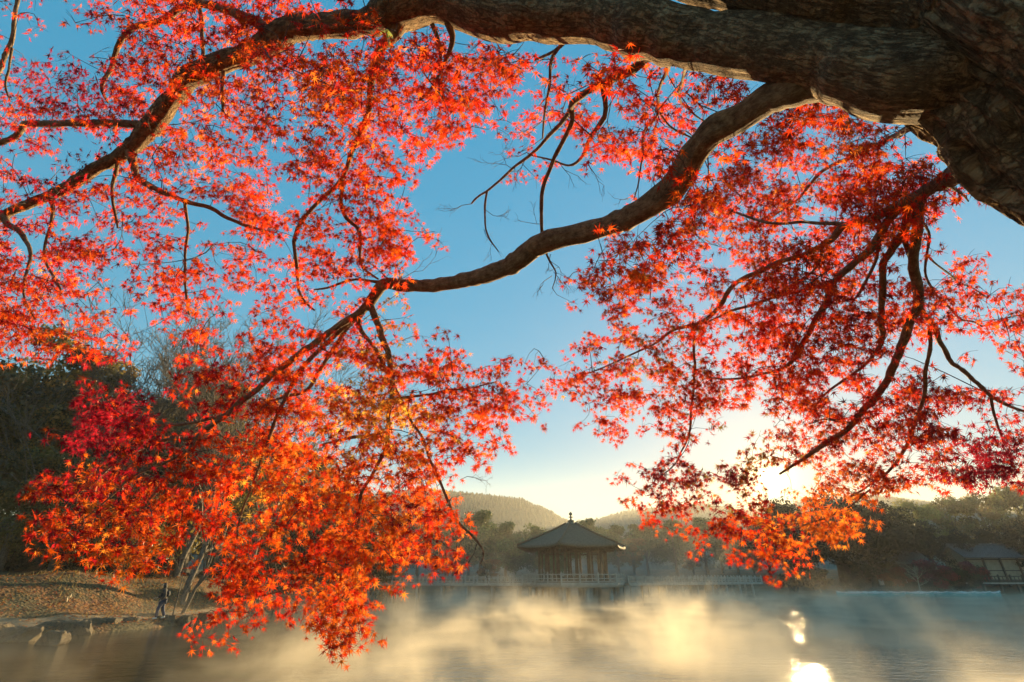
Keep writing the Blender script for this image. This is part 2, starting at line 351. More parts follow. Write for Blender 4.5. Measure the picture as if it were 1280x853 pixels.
def height(x, y):
    P = np.stack([np.atleast_1d(x), np.atleast_1d(y)], 1).astype(float); d = sdist(P); X, Y = P[:, 0], P[:, 1]
    h = np.where(d < 0, np.maximum(-1.2, d * 0.8 - 0.05), 0.1 + 0.2 * sst(0, 0.5, d))
    left = sst(-2, -14, X) * sst(12, 22, Y) * sst(95, 55, Y)
    h = h + left * (2.1 * sst(2.2, 8, d) + 5.5 * sst(10, 32, d) + 6 * sst(30, 80, d))
    back = sst(88, 100, Y); h = h + back * (0.6 + 2.5 * sst(95, 160, Y))
    h = h + 1.2 * sst(3, 20, d) * sst(60, 75, Y)
    nz = np.array([noise.noise((a * 0.33, b * 0.33, 0.0)) * 0.32 + noise.noise((a * 1.1, b * 1.1, 4.0)) * 0.10 for a, b in P])
    return h + nz * sst(0.4, 3.5, d)
def hgt(x, y): return float(height(x, y)[0])
def lines(lo, hi, step, a, b, fine, ext):
    g = list(np.arange(lo, a, step)) + list(np.arange(a, b, fine)) + list(np.arange(b, hi + step, step))
    return np.array([lo - e for e in ext][::-1] + g + [hi + e for e in ext])
gx = lines(-140, 160, 2.5, -45, 0, 0.5, (60, 300, 1500)); gy = lines(-20, 170, 2.5, 14, 55, 0.5, (60, 300, 2500))
GX, GY = np.meshgrid(gx, gy); hh = height(GX.ravel(), GY.ravel())
nx, ny = len(gx), len(gy); idx = np.arange(nx * ny).reshape(ny, nx)
Fq = np.stack([idx[:-1, :-1].ravel(), idx[:-1, 1:].ravel(), idx[1:, 1:].ravel(), idx[1:, :-1].ravel()], 1)
tag(mesh_np('ground', np.stack([GX.ravel(), GY.ravel(), hh], 1), Fq, None, M['ground'], smooth=True), kind='structure')
wv = MB(); wv.add([(-60, -5, 0), (120, -5, 0), (120, 95, 0), (-60, 95, 0)], [(0, 1, 2, 3)])
tag(wv.build('water', M['water']), kind='structure')
# path following the left shore
pts = [(-27.5, 18.5), (-24.6, 23.0), (-22.4, 26.0), (-20.9, 28.8), (-20.2, 32), (-19.8, 38), (-19.6, 46)]
pv_, pf_ = [], []
P2 = []
for i in range(len(pts) - 1):
    for t in np.linspace(0, 1, 12, endpoint=False): P2.append(Vector(pts[i]).lerp(Vector(pts[i + 1]), t))
for i, p in enumerate(P2[:-1]):
    t = (P2[i + 1] - p).normalized(); nrm_ = Vector((-t.y, t.x))
    for s_ in (-0.85, -0.3, 0.3, 0.85):
        q = p + nrm_ * (s_ + 0.12 * noise.noise((i * 0.3, s_, 0))); pv_.append((q.x, q.y, hgt(q.x, q.y) + 0.03))
    if i:
        b = (i - 1) * 4
        for k in range(3): pf_.append((b + k, b + k + 1, b + 5 + k, b + 4 + k))
mp_ = MB(); mp_.add(pv_, pf_); tag(mp_.build('path', M['path'], smooth=True), kind='structure')

# far wooded hills
def hill(Y0, prof, seed, depth=60):
    """prof: pixel ridge line (px,py) seen at distance Y0"""
    rnd = random.Random(seed); xs = [AT(p, Y0, 20).x for p, _ in prof]; zs = [ZAT(q, Y0) for _, q in prof]
    X = np.arange(xs[0], xs[-1], 1.0); Z = np.interp(X, xs, zs)
    ts = np.linspace(0, 1, 46); V = []
    for t in ts:
        for x, z in zip(X, Z):
            y = Y0 - depth * (1 - t) * 0.9
            k = math.sin(t * math.pi / 2) ** 1.2
            zz = 3 + (z - 5) * k + noise.noise((x * 0.02, y * 0.02, seed)) * 6 * (1 - k) + noise.noise((x * 0.35, y * 0.35, seed)) * 0.5 + noise.noise((x * 0.9, y * 0.9, seed)) * 0.35
            V.append((x, y, zz))
    for x, z in zip(X, Z): V.append((x, Y0 + 30, 0))
    n = len(X); m_ = len(ts) + 1; ix = np.arange(n * m_).reshape(m_, n)
    Fh = np.stack([ix[:-1, :-1].ravel(), ix[:-1, 1:].ravel(), ix[1:, 1:].ravel(), ix[1:, :-1].ravel()], 1)
    V = np.array(V); c = np.array([[0.045, 0.06, 0.03]] * len(V)) * np.random.RandomState(seed).uniform(0.6, 1.4, (len(V), 1))
    ob = mesh_np('hill', V, Fh, None, M['far_leaf'], c); tag(ob, kind='structure')
    # the wood covering it
    rs = np.random.RandomState(seed + 5); TV, TF, TC = [], [], []
    N = 6000
    for i in range(N):
        t = 1 - abs(rs.normal(0, 0.25)) if i % 2 else rs.rand(); t = min(max(t, 0.05), 1.0); j = rs.randint(n)
        r_ = min(int(t * (len(ts) - 1)), len(ts) - 1); b = V[r_ * n + j]; h = rs.uniform(0.7, 2.0); w = h * rs.uniform(0.25, 0.45)
        base = len(TV); cc = np.array([0.05, 0.065, 0.03]) * rs.uniform(0.6, 1.5)
        for lv, (rr, zz) in enumerate(((0.7, -0.5), (1.0, 0.3), (0.55, 0.7))):
            for k in range(5):
                a = k * 1.257 + lv * 0.6 + rs.rand() * 0.5; TV.append((b[0] + w * rr * math.cos(a), b[1] + w * rr * math.sin(a), b[2] + h * zz)); TC.append(cc)
        TV.append((b[0], b[1], b[2] + h)); TC.append(cc)
        for lv in range(2):
            for k in range(5):
                k2 = (k + 1) % 5; TF.append((base + lv * 5 + k, base + lv * 5 + k2, base + lv * 5 + 5 + k2)); TF.append((base + lv * 5 + k, base + lv * 5 + 5 + k2, base + lv * 5 + 5 + k))
        for k in range(5): TF.append((base + 10 + k, base + 10 + (k + 1) % 5, base + 15))
    ob = mesh_np('hill_forest', TV, TF, None, M['far_leaf'], np.array(TC)); tag(ob, 'hazy wooded hillside beyond the pond', 'forest', kind='stuff')
hill(205, [(330, 640), (430, 622), (520, 610), (590, 616), (650, 622), (680, 634), (705, 648), (760, 665), (840, 690)], 3)
hill(238, [(640, 690), (700, 664), (745, 648), (785, 637), (830, 633), (880, 628), (940, 640), (1010, 625), (1100, 618), (1200, 630), (1330, 640)], 8)

# ------------------------------------------------------------------ trees of the far shore
def crown_mesh(seed, w, h, z0, nblob, ncard, size, pal, flat=0.8):
    """leaf-clump faces spread over many overlapping clumps, with gaps between"""
    rs = np.random.RandomState(seed); C = []
    for i in range(nblob):
        while True:
            p = rs.uniform(-1, 1, 3)
            if 0.25 < np.linalg.norm(p) < 1: break
        r = rs.uniform(0.16, 0.34); tp = 1 - 0.35 * max(p[2], 0)
        C.append((p[0] * w / 2 * 0.85 * tp, p[1] * w / 2 * 0.85 * tp, z0 + h / 2 + p[2] * h / 2 * 0.85, r * w * 0.5, pal[rs.randint(len(pal))] * rs.uniform(0.5, 1.7)))
    V = np.zeros((ncard * 4, 3)); Cc = np.zeros((ncard * 4, 3)); k = rs.randint(0, nblob, ncard)
    ctr = np.array([c[:3] for c in C])[k]; rad = np.array([c[3] for c in C])[k]; pc = np.array([c[4] for c in C])[k]
    d = rs.normal(size=(ncard, 3)); d /= np.linalg.norm(d, axis=1)[:, None]; rr = rs.uniform(0.35, 1.0, ncard) ** 0.5 * rs.uniform(0.85, 1.2, ncard)
    pos = ctr + d * (rad * rr)[:, None] * np.array([1.15, 1.15, flat])
    nn = d + rs.normal(scale=0.6, size=(ncard, 3)); nn /= np.linalg.norm(nn, axis=1)[:, None]
    u = np.cross(nn, rs.normal(size=(ncard, 3))); u /= np.linalg.norm(u, axis=1)[:, None] + 1e-9; v = np.cross(nn, u)
    s = size * rs.uniform(0.5, 1.4, ncard)
    for j, (a, b) in enumerate(((-1, -0.2), (0.1, -0.55), (1, 0.15), (-0.1, 0.6))):
        V[j::4] = pos + u * (a * s)[:, None] + v * (b * s)[:, None] + nn * (rs.uniform(-0.2, 0.2, ncard) * s)[:, None]
        Cc[j::4] = pc * rs.uniform(0.75, 1.25, (ncard, 1))
    return V, np.arange(ncard * 4).reshape(-1, 4), Cc, C
def leafy_tree(name, seed, w, H, z0, nblob, ncard, size, pal, mat, tr=0.2):
    t = thing(name, None, None)
    V, Fc, Cc, C = crown_mesh(seed, w, H - z0, z0, nblob, ncard, size, pal); mesh_np('crown', V, Fc, t, mat, Cc)
    rnd = random.Random(seed); mb = MB(); top = H * 0.75
    mb.tube([(0, 0, -0.6), (0.05 * H * rnd.uniform(-1, 1), 0, H * 0.3), (0.05 * H * rnd.uniform(-1, 1), 0.03 * H * rnd.uniform(-1, 1), top)], [tr * 1.5, tr, tr * 0.35], 8)
    for c in C[:12]:
        zb = H * rnd.uniform(0.18, 0.5); mb.tube([(0, 0, zb), (c[0] * 0.45, c[1] * 0.45, zb + (c[2] - zb) * 0.55), (c[0], c[1], c[2])], [tr * 0.45, tr * 0.3, tr * 0.1], 5)
    mb.build('trunk', M['wood_bark'], t, smooth=True); return t
A3 = lambda *a: [np.array(x) for x in a]
GREEN = A3((0.055, 0.095, 0.025), (0.075, 0.11, 0.03), (0.04, 0.07, 0.022), (0.11, 0.125, 0.035))
OLIVE = A3((0.15, 0.125, 0.025), (0.10, 0.09, 0.022), (0.19, 0.15, 0.03), (0.06, 0.06, 0.018), (0.20, 0.13, 0.03))
AUT = A3((0.20, 0.11, 0.03), (0.16, 0.12, 0.04), (0.24, 0.13, 0.05), (0.10, 0.08, 0.03))
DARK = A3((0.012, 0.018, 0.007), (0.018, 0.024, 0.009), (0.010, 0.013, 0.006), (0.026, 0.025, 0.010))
RED = A3((0.14, 0.02, 0.02), (0.09, 0.015, 0.015), (0.18, 0.035, 0.02))
LIME = A3((0.16, 0.16, 0.05), (0.12, 0.13, 0.04), (0.20, 0.17, 0.07))
protos = {
    'green': [leafy_tree('broadleaf_tree', 11 + i, 9.5, 11, 1.2, 42, 9000, 0.19, GREEN, M['far_leaf']) for i in range(3)],
    'autumn': [leafy_tree('autumn_tree', 21, 7, 9.5, 1.5, 30, 6000, 0.16, AUT, M['far_leaf'])],
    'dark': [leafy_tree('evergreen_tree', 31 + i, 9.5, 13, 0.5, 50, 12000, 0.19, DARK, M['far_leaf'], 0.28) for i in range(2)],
    'lime': [leafy_tree('pale_green_tree', 41, 8, 12, 2.5, 34, 6500, 0.17, LIME, M['far_leaf'])],
    'olive': [leafy_tree('olive_tree', 51 + i, 8, 11, 0.6, 52, 20000, 0.11, OLIVE, M['olive_leaf'], 0.22) for i in range(2)],
    'red': [leafy_tree('red_bush', 61, 3.4, 3.4, 0.2, 20, 5000, 0.08, RED, M['far_leaf'], 0.06)],
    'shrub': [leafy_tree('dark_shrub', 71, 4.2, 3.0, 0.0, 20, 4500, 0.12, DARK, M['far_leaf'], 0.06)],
}
used = set(); PR = {'green': 11, 'autumn': 9.5, 'dark': 13, 'lime': 12, 'olive': 11, 'red': 3.4, 'shrub': 3.0}
def plant(kind, px, Y, toppy=None, sxy=None, rnd=random.Random(5)):
    pl = protos[kind]; src = pl[rnd.randrange(len(pl))]
    x = AT(px, Y, 2).x; z = hgt(x, Y)
    s = (ZAT(toppy, Y) - z) / PR[kind] / 1.06 if toppy else rnd.uniform(0.9, 1.1)
    o = src if src.name not in used else copy_tree(src)
    used.add(src.name); o.location = (x, Y, z - 0.05); w = sxy if sxy else s * rnd.uniform(0.92, 1.12)
    o.scale = (w, w, s); o.rotation_euler = (0, 0, rnd.uniform(0, 6.28)); return o
G1 = [plant('green', *a) for a in ((470, 92, 655), (520, 97, 640), (565, 92, 642), (600, 101, 630), (632, 95, 645), (668, 104, 646), (700, 93, 656),
                                    (738, 118, 642), (775, 110, 650), (812, 119, 641), (848, 112, 643), (886, 120, 640), (925, 114, 642), (965, 121, 640), (1003, 112, 640))]
G1 += [plant('green', *a) for a in ((430, 80, 650), (395, 72, 640), (585, 118, 640), (755, 130, 656), (905, 131, 658))]
ordinals(G1, 'hazy green broadleaf tree on the far bank, {} of its row', 'tree', 'hazy broadleaf trees beyond the pavilion')
G2 = [plant('autumn', *a) for a in ((612, 88, 690), (795, 104, 662), (868, 102, 680), (945, 103, 684))]
ordinals(G2, 'hazy russet autumn tree on the far bank, {} of four', 'tree', 'russet trees on the far bank')
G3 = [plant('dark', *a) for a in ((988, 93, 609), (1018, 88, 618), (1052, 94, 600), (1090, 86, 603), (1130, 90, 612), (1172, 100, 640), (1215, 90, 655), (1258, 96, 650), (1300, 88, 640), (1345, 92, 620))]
ordinals(G3, 'dark evergreen tree above the boats, {} of its row', 'tree', 'dark evergreens on the right bank')
G4 = [plant('lime', *a) for a in ((1165, 112, 612), (1215, 118, 606), (1262, 113, 600), (1310, 118, 590))]
ordinals(G4, 'pale green sunlit tree behind the dark evergreens, {} of four', 'tree', 'pale trees behind the evergreens')
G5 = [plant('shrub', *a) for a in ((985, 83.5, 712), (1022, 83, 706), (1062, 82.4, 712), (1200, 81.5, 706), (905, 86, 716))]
ordinals(G5, 'dark rounded shrub at the waterside, {} of its row', 'shrub', 'dark shrubs on the far shore')
G6 = [plant('red', *a) for a in ((1170, 81.5, 690), (1120, 83, 702), (1212, 83, 694))]
ordinals(G6, 'dark red leafy bush beside the boat house, {} of three', 'bush', 'dark red bushes')
# left wood
G7 = [plant('olive', *a) for a in ((-60, 37, 395), (8, 40, 425), (60, 44, 468), (112, 40, 500), (170, 47, 462), (222, 43, 455), (262, 58, 520), (310, 62, 540),
                                    (352, 68, 540), (398, 66, 575), (440, 68, 600), (478, 70, 628), (35, 52, 435), (130, 58, 482), (215, 62, 470), (300, 64, 530), (385, 70, 590), (60, 35, 560), (140, 36, 590), (-10, 33, 540), (165, 56, 560), (205, 52, 600), (330, 60, 640), (270, 54, 600))]
ordinals(G7, 'olive green tree in the left wood, {} of its group', 'tree', 'olive trees of the left wood')
G8 = [plant('shrub', *a) for a in ((10, 34, 690), (70, 36, 680), (125, 37, 690), (175, 38.5, 695), (262, 44, 700), (312, 41, 706), (290, 47, 690), (204, 60, 672), (176, 62, 668), (352, 52, 715), (40, 31.5, 712))]
ordinals(G8, 'dark undergrowth shrub below the left wood, {} of its row', 'shrub', 'undergrowth on the left bank')

# bare trees
def bare_tree(name, seed, H, r0, mat, spread=0.5, lean=(0, 0), levels=5, fork=0.25):
    rnd = random.Random(seed); mb = MB()
    def grow(p, d, L, r, lv):
        n = 5 if lv < 2 else 3; pts_ = [p]; rad = [r]; q = p.copy(); dd = d.copy()
        for i in range(n):
            dd = (dd + Vector((rnd.gauss(0, 1), rnd.gauss(0, 1), rnd.gauss(0, 1))) * 0.12 + Vector((0, 0, 0.06))).normalized(); q = q + dd * L / n
            pts_.append(q.copy()); rad.append(r * (1 - 0.5 * (i + 1) / n))
        mb.tube(pts_, rad, 7 if lv == 0 else (5 if lv < 3 else 3), cap=False)
        if lv >= levels: return
        for k in range(rnd.choice((3, 4, 4, 5)) if lv else 7):
            i = rnd.randint(2 if lv == 0 else 1, n); nd_ = (dd + Vector((rnd.gauss(0, 1), rnd.gauss(0, 1), rnd.gauss(0, 0.6))) * spread).normalized()
            grow(pts_[i].copy(), nd_, L * rnd.uniform(0.45, 0.72), max(0.013, rad[i] * rnd.uniform(0.5, 0.72)), lv + 1)
    t = thing(name, None, None)
    grow(Vector((0, 0, -0.3)), Vector((lean[0], lean[1], 1)).normalized(), H * 0.5, r0, 0)
    mb.build('trunk', mat, t, smooth=True); return t
bts = [bare_tree('bare_tree', 101 + i, 13, 0.17, M['wood_bark'], 0.5) for i in range(3)]
B1 = []
for i, (px, Y, py) in enumerate(((70, 36, 395), (108, 42, 372), (150, 38, 366), (200, 44, 372), (232, 40, 392), (275, 47, 392), (318, 46, 396), (20, 44, 380), (170, 52, 370), (250, 36, 410))):
    o = bts[i] if i < 3 else copy_tree(bts[i % 3]); x = AT(px, Y, 5).x; z = hgt(x, Y); o.location = (x, Y, z - 0.1)
    s = (ZAT(py, Y) - z) / 14.5; o.scale = (s * 0.9, s * 0.9, s); o.rotation_euler = (0, 0, i * 1.7); B1.append(o)
ordinals(B1, 'tall leafless grey tree above the left wood, {} of its group', 'tree', 'bare trees of the left wood')
bt = bare_tree('bare_tree', 140, 7.5, 0.2, M['pale_bark'], 0.75, levels=4); x = AT(1146, 80.2, 2).x; bt.location = (x, 80.2, hgt(x, 80.2)); bt.scale = (0.62, 0.62, 0.55)
tag(bt, 'small pale leafless tree behind the moored boats', 'tree')
bt = bare_tree('leaning_tree', 151, 11, 0.15, M['wood_bark'], 0.45, lean=(0.55, 0.2), levels=3); x = AT(236, 33.5, 2).x; bt.location = (x, 33.5, hgt(x, 33.5)); bt.scale = (0.75,) * 3
tag(bt, 'leaning bare tree behind the walking person', 'tree')
bt = bare_tree('young_tree', 161, 6, 0.05, M['wood_bark'], 0.4, levels=2); x = AT(228, 32, 2).x; bt.location = (x, 32, hgt(x, 32)); bt.scale = (0.9,) * 3
tag(bt, 'thin young leafless tree right of the walking person', 'tree')

# ------------------------------------------------------------------ edging rocks on the left shore
rock_px = [(-18, 797, 2.2), (22, 775, 1.9), (30, 797, 1.5), (62, 790, 1.6), (98, 789, 1.5), (128, 785, 1.5), (150, 783, 1.3), (176, 776, 1.5), (206, 779, 1.2), (232, 778, 1.0),
           (255, 775, 1.0), (276, 772, 0.9), (300, 769, 1.0), (322, 767, 0.9), (342, 764, 0.8), (366, 761, 0.9), (66, 801, 1.0), (388, 760, 0.8), (410, 758, 0.8)]
rocks = []
for i, (px, py, w) in enumerate(rock_px):
    rnd = random.Random(300 + i)
    h_ = 0.3 if py < 780 and px < 100 else 0.12
    # distance from the waterline row
    lo, hi = 10.0, 90.0
    for _ in range(40):
        mid = (lo + hi) / 2
        if PX((0, mid, h_))[1] > py: lo = mid
        else: hi = mid
    Y = lo; x = AT(px, Y, 0.2).x
    bm = bmesh.new(); bmesh.ops.create_icosphere(bm, subdivisions=4, radius=1.0)
    cuts = [(Vector((rnd.gauss(0, 1), rnd.gauss(0, 1), rnd.gauss(0, 0.7))).normalized(), rnd.uniform(0.5, 0.8)) for _ in range(11)] + [(Vector((0, 0, 1)), rnd.uniform(0.45, 0.6))]
    for v in bm.verts:
        for n_, d_ in cuts:
            k = v.co.dot(n_)
            if k > d_: v.co -= n_ * (k - d_)
        v.co += v.co.normalized() * (noise.noise(v.co * 2.5 + Vector((i * 3, 0, 0))) * 0.10 + noise.noise(v.co * 7 + Vector((i * 3, 0, 0))) * 0.04)
        v.co = Vector((v.co.x * w * 0.62, v.co.y * w * 0.5, v.co.z * rnd.uniform(0.62, 0.72) * (0.85 + 0.15 * w)))
    me = bpy.data.meshes.new('edging_rock'); bm.to_mesh(me); bm.free(); o = link('edging_rock', me, None, M['stone'])
    o.location = (x, Y, 0.12 if h_ < 0.2 else 0.35); o.rotation_euler = (0, 0, rnd.uniform(-0.5, 0.5)); rocks.append(o)
ordinals(rocks, 'rough grey rock edging the pond, {} along the left shore', 'rock', 'edging rocks on the left shore')
# fallen leaves lying on the left bank (nobody could count them)
rs = np.random.RandomState(9); N = 13000
X = rs.uniform(-34, -17, N); Y = rs.uniform(20, 42, N); d = sdist(np.stack([X, Y], 1)); k = (d > 0.15) & (d < 11); X, Y = X[k], Y[k]; Z = height(X, Y) + 0.035
n = len(X); a = rs.uniform(0, 6.28, n); s = rs.uniform(0.03, 0.07, n); V = np.zeros((n * 4, 3)); pal = np.array([(0.42, 0.17, 0.03), (0.30, 0.07, 0.02), (0.45, 0.26, 0.06), (0.18, 0.08, 0.03)])
cc = pal[rs.randint(0, 4, n)] * rs.uniform(0.7, 1.2, (n, 1))
for j in range(4):
    aa = a + j * 1.57; V[j::4] = np.stack([X + np.cos(aa) * s, Y + np.sin(aa) * s * 0.8, Z + rs.uniform(-0.02, 0.045, n)], 1)
o = mesh_np('fallen_leaves', V, np.arange(n * 4).reshape(-1, 4), None, M['far_leaf'], np.repeat(cc, 4, 0)); tag(o, 'fallen orange leaves scattered over the left bank', 'leaves', kind='stuff')
# grass tufts
N = 5000; X = rs.uniform(-34, -17, N); Y = rs.uniform(20, 44, N); d = sdist(np.stack([X, Y], 1)); nz = np.array([noise.noise((a_ * 0.5, b_ * 0.5, 2)) for a_, b_ in zip(X, Y)])
k = (d > 2.4) & (d < 12) & (nz > 0.02); X, Y = X[k], Y[k]; Z = height(X, Y); n = len(X)
V = np.zeros((n * 3, 3)); a = rs.uniform(0, 6.28, n); hgt_ = rs.uniform(0.1, 0.32, n); w_ = 0.03
V[0::3] = np.stack([X - np.cos(a) * w_, Y - np.sin(a) * w_, Z - 0.02], 1); V[1::3] = np.stack([X + np.cos(a) * w_, Y + np.sin(a) * w_, Z - 0.02], 1)
V[2::3] = np.stack([X + rs.normal(0, 0.08, n), Y + rs.normal(0, 0.08, n), Z + hgt_], 1)
cc = np.array([(0.22, 0.15, 0.05)]) * rs.uniform(0.6, 1.6, (n, 1))
o = mesh_np('grass', V, np.arange(n * 3).reshape(-1, 3), None, M['far_leaf'], np.repeat(cc, 3, 0)); tag(o, 'dry olive grass growing on the left mound', 'grass', kind='stuff')

# ------------------------------------------------------------------ the hexagonal pavilion
PC = AT(717, 66, 3); PY = 66.0
DZ = ZAT(727.5, PY); EZ = ZAT(683, PY - 4); TZ = ZAT(652.5, PY); FZ = ZAT(640, PY)
pav = thing('pavilion', 'hexagonal timber pavilion with broad shingled roof standing in the misty pond', 'pavilion', (PC.x, PY, 0), R(11))
def hexp(r, z, k, off=0): a = math.pi / 3 * k + off; return Vector((r * math.cos(a), r * math.sin(a), z))
def hexdeck(mb, r, z0, z1):
    vs = [hexp(r, z0, k) for k in range(6)] + [hexp(r, z1, k) for k in range(6)]
    mb.add(vs, [tuple(range(6))[::-1], tuple(range(6, 12))] + [(k, (k + 1) % 6, 6 + (k + 1) % 6, 6 + k) for k in range(6)])
mb = MB(); hexdeck(mb, 6.7, DZ - 0.34, DZ - 0.06); hexdeck(mb, 6.45, DZ - 0.55, DZ - 0.343); mb.build('deck', M['concrete'], pav)
mb = MB(); hexdeck(mb, 5.3, DZ - 0.057, DZ + 0.12); mb.build('floor', M['old_wood'], pav)
for r_, m_ in ((5.6, 12), (3.2, 6)):
    for k in range(m_):
        mb = MB(); a = 2 * math.pi * k / m_; rr = r_ if (k % 2 == 0 or m_ == 6) else r_ * 0.87
        mb.lathe((rr * math.cos(a), rr * math.sin(a), 0), [(0.26, -1.3), (0.24, DZ - 0.56)], 10); mb.build('pile', M['concrete'], pav, True)
# columns, tie beams
for k in range(6):
    for (r_, off) in ((4.35, 0),):
        p = hexp(r_, 0, k); mb = MB(); mb.lathe((p.x, p.y, 0), [(0.24, DZ + 0.12), (0.24, DZ + 0.2), (0.16, DZ + 0.24), (0.155, EZ - 0.1)], 12); mb.build('column', M['old_wood'], pav, True)
    a0, a1 = hexp(4.35, 0, k), hexp(4.35, 0, k + 1)
    for t in (0.3, 0.7):
        p = a0.lerp(a1, t); mb = MB(); mb.lathe((p.x, p.y, 0), [(0.12, DZ + 0.12), (0.11, EZ - 0.1)], 10); mb.build('column', M['old_wood'], pav, True)
    p = hexp(2.5, 0, k); mb = MB(); mb.lathe((p.x, p.y, 0), [(0.13, DZ + 0.12), (0.12, EZ + 0.3)], 10); mb.build('column', M['old_wood'], pav, True)
    mb = MB()
    for z, h in ((EZ - 0.16, 0.24), (EZ - 0.62, 0.14)):
        mb.bar((a0.x, a0.y, z), (a1.x, a1.y, z), 0.14, h)
    b0, b1 = hexp(2.5, 0, k), hexp(2.5, 0, k + 1); mb.bar((b0.x, b0.y, EZ - 0.1), (b1.x, b1.y, EZ - 0.1), 0.12, 0.2); mb.bar((a0.x, a0.y, EZ + 0.02), (b0.x, b0.y, EZ + 0.02), 0.12, 0.2)
    # low bench wall between columns
    mb.build('tie_beam', M['old_wood'], pav)
    mb = MB(); mb.bar((b0.x, b0.y, DZ + 0.55), (b1.x, b1.y, DZ + 0.55), 0.4, 0.07); mb.bar((b0.x, b0.y, DZ + 0.3), (b1.x, b1.y, DZ + 0.3), 0.06, 0.4); mb.build('bench', M['old_wood'], pav)
# roof with upturned corners
def roof_surface(dz, name, mat, rmax=7.0, thick=0.0):
    V, Fc = [], []; nr, na = 14, 60
    for i in range(nr + 1):
        t = i / nr
        for j in range(na):
            a = 2 * math.pi * j / na; s6 = (a % (math.pi / 3)) - math.pi / 6; apo = math.cos(math.pi / 6) / math.cos(s6)
            r = 0.25 + (rmax - 0.25) * t
            corner = (abs(s6) / (math.pi / 6)) ** 4
            R_ = r * (apo + (1 - apo) * 0.0) * (1 + 0.02 * corner * t)
            z = EZ + 0.35 + (TZ - EZ - 0.35) * (1 - t) ** 1.22 + corner * 0.26 * t ** 4 - 0.34 * t ** 6
            V.append((R_ * math.cos(a), R_ * math.sin(a), z + dz(t)))
    for i in range(nr):
        for j in range(na): Fc.append((i * na + j, i * na + (j + 1) % na, (i + 1) * na + (j + 1) % na, (i + 1) * na + j))
    return V, Fc, nr, na
V1, F1, nr, na = roof_surface(lambda t: 0.0, 'roof', None); V2, F2, _, _ = roof_surface(lambda t: -0.28 - 0.1 * (1 - t), 'r', None)
mb = MB(); mb.add(V1, F1); b = len(mb.v); mb.add(V2, [f[::-1] for f in F2])
for j in range(na):
    k2 = (j + 1) % na; mb.f.append((nr * na + j, nr * na + k2, b + nr * na + k2, b + nr * na + j))
roof = mb.build('roof', M['thatch'], pav, smooth=True)
mb = MB()
for k in range(6):   # hip ridges
    pts_ = [Vector(V1[i * na + (k * 10) % na]) + Vector((0, 0, 0.06)) for i in range(1, nr + 1)]; mb.tube(pts_, 0.11, 6)
mb.build('hip_ridge', M['thatch'], roof, True)
mb = MB()
for j in range(72):  # rafters below the eaves
    a = 2 * math.pi * (j + 0.5) / 72; s6 = (a % (math.pi / 3)) - math.pi / 6; apo = math.cos(math.pi / 6) / math.cos(s6); c4 = (abs(s6) / (math.pi / 6)) ** 4
    d_ = Vector((math.cos(a), math.sin(a), 0)); mb.bar(d_ * 4.0 * apo + Vector((0, 0, EZ + 0.5)), d_ * 6.75 * apo + Vector((0, 0, EZ - 0.36 + c4 * 0.22)), 0.1, 0.12)
mb.build('rafters', M['old_wood'], roof)
for k in range(6):
    p = hexp(6.75, 0, k); mb = MB(); mb.lathe((p.x, p.y, EZ - 0.62), [(0.12, 0), (0.10, 0.12), (0.05, 0.2), (0.015, 0.24), (0.015, 0.5)], 8); mb.build('wind_bell', M['bronze'], roof, True)
mb = MB(); q = (FZ - TZ) / 1.15
mb.lathe((0, 0, TZ - 0.25), [(0.75, -0.05), (0.62, 0.12), (0.42, 0.16), (0.42, 0.3), (0.55, 0.34), (0.3, 0.45), (0.12, 0.55), (0.12, 0.75), (0.34, 0.8), (0.34, 0.85), (0.1, 0.9), (0.1, 1.02), (0.2, 1.08), (0.26, 1.2), (0.2, 1.32), (0.05, 1.45), (0.01, 1.5)], 14)
mb.build('finial', M['bronze'], roof, True)
# concrete railings
def railing(parent, a, b, z, mat, h=0.85, sp=1.9, skip_last=False, baluster=True):
    a = Vector((a[0], a[1], 0)); b = Vector((b[0], b[1], 0)); L = (b - a).length; n = max(1, round(L / sp)); d = (b - a) / n
    ra = MB(); zz = Vector((0, 0, 1)); ra.bar(a + zz * (z + h - 0.1), b + zz * (z + h - 0.1), 0.11, 0.11); ra.bar(a + zz * (z + 0.42), b + zz * (z + 0.42), 0.08, 0.09); ra.bar(a + zz * (z + 0.14), b + zz * (z + 0.14), 0.08, 0.08)
    for i in range(n):
        for t in (0.33, 0.67):
            p = a + d * (i + t); ra.bar(p + zz * (z + 0.16), p + zz * (z + h - 0.14), 0.07, 0.07)
    o = ra.build('rail', mat, parent)
    for i in range(n + (0 if skip_last else 1)):
        p = a + d * i; q_ = MB(); q_.box((p.x, p.y, z + (h + 0.1) / 2 - 0.05), (0.17, 0.17, h + 0.1)); q_.lathe((p.x, p.y, z + h + 0.0), [(0.1, 0), (0.11, 0.06), (0.05, 0.14), (0.01, 0.2)], 8); q_.build('post', mat, parent)
for k in range(6):
    if k in (0, 3): pass
    p0, p1 = hexp(6.5, 0, k), hexp(6.5, 0, k + 1); railing(pav, p0, p1, DZ - 0.06, M['concrete'], 0.95, 2.1, True)
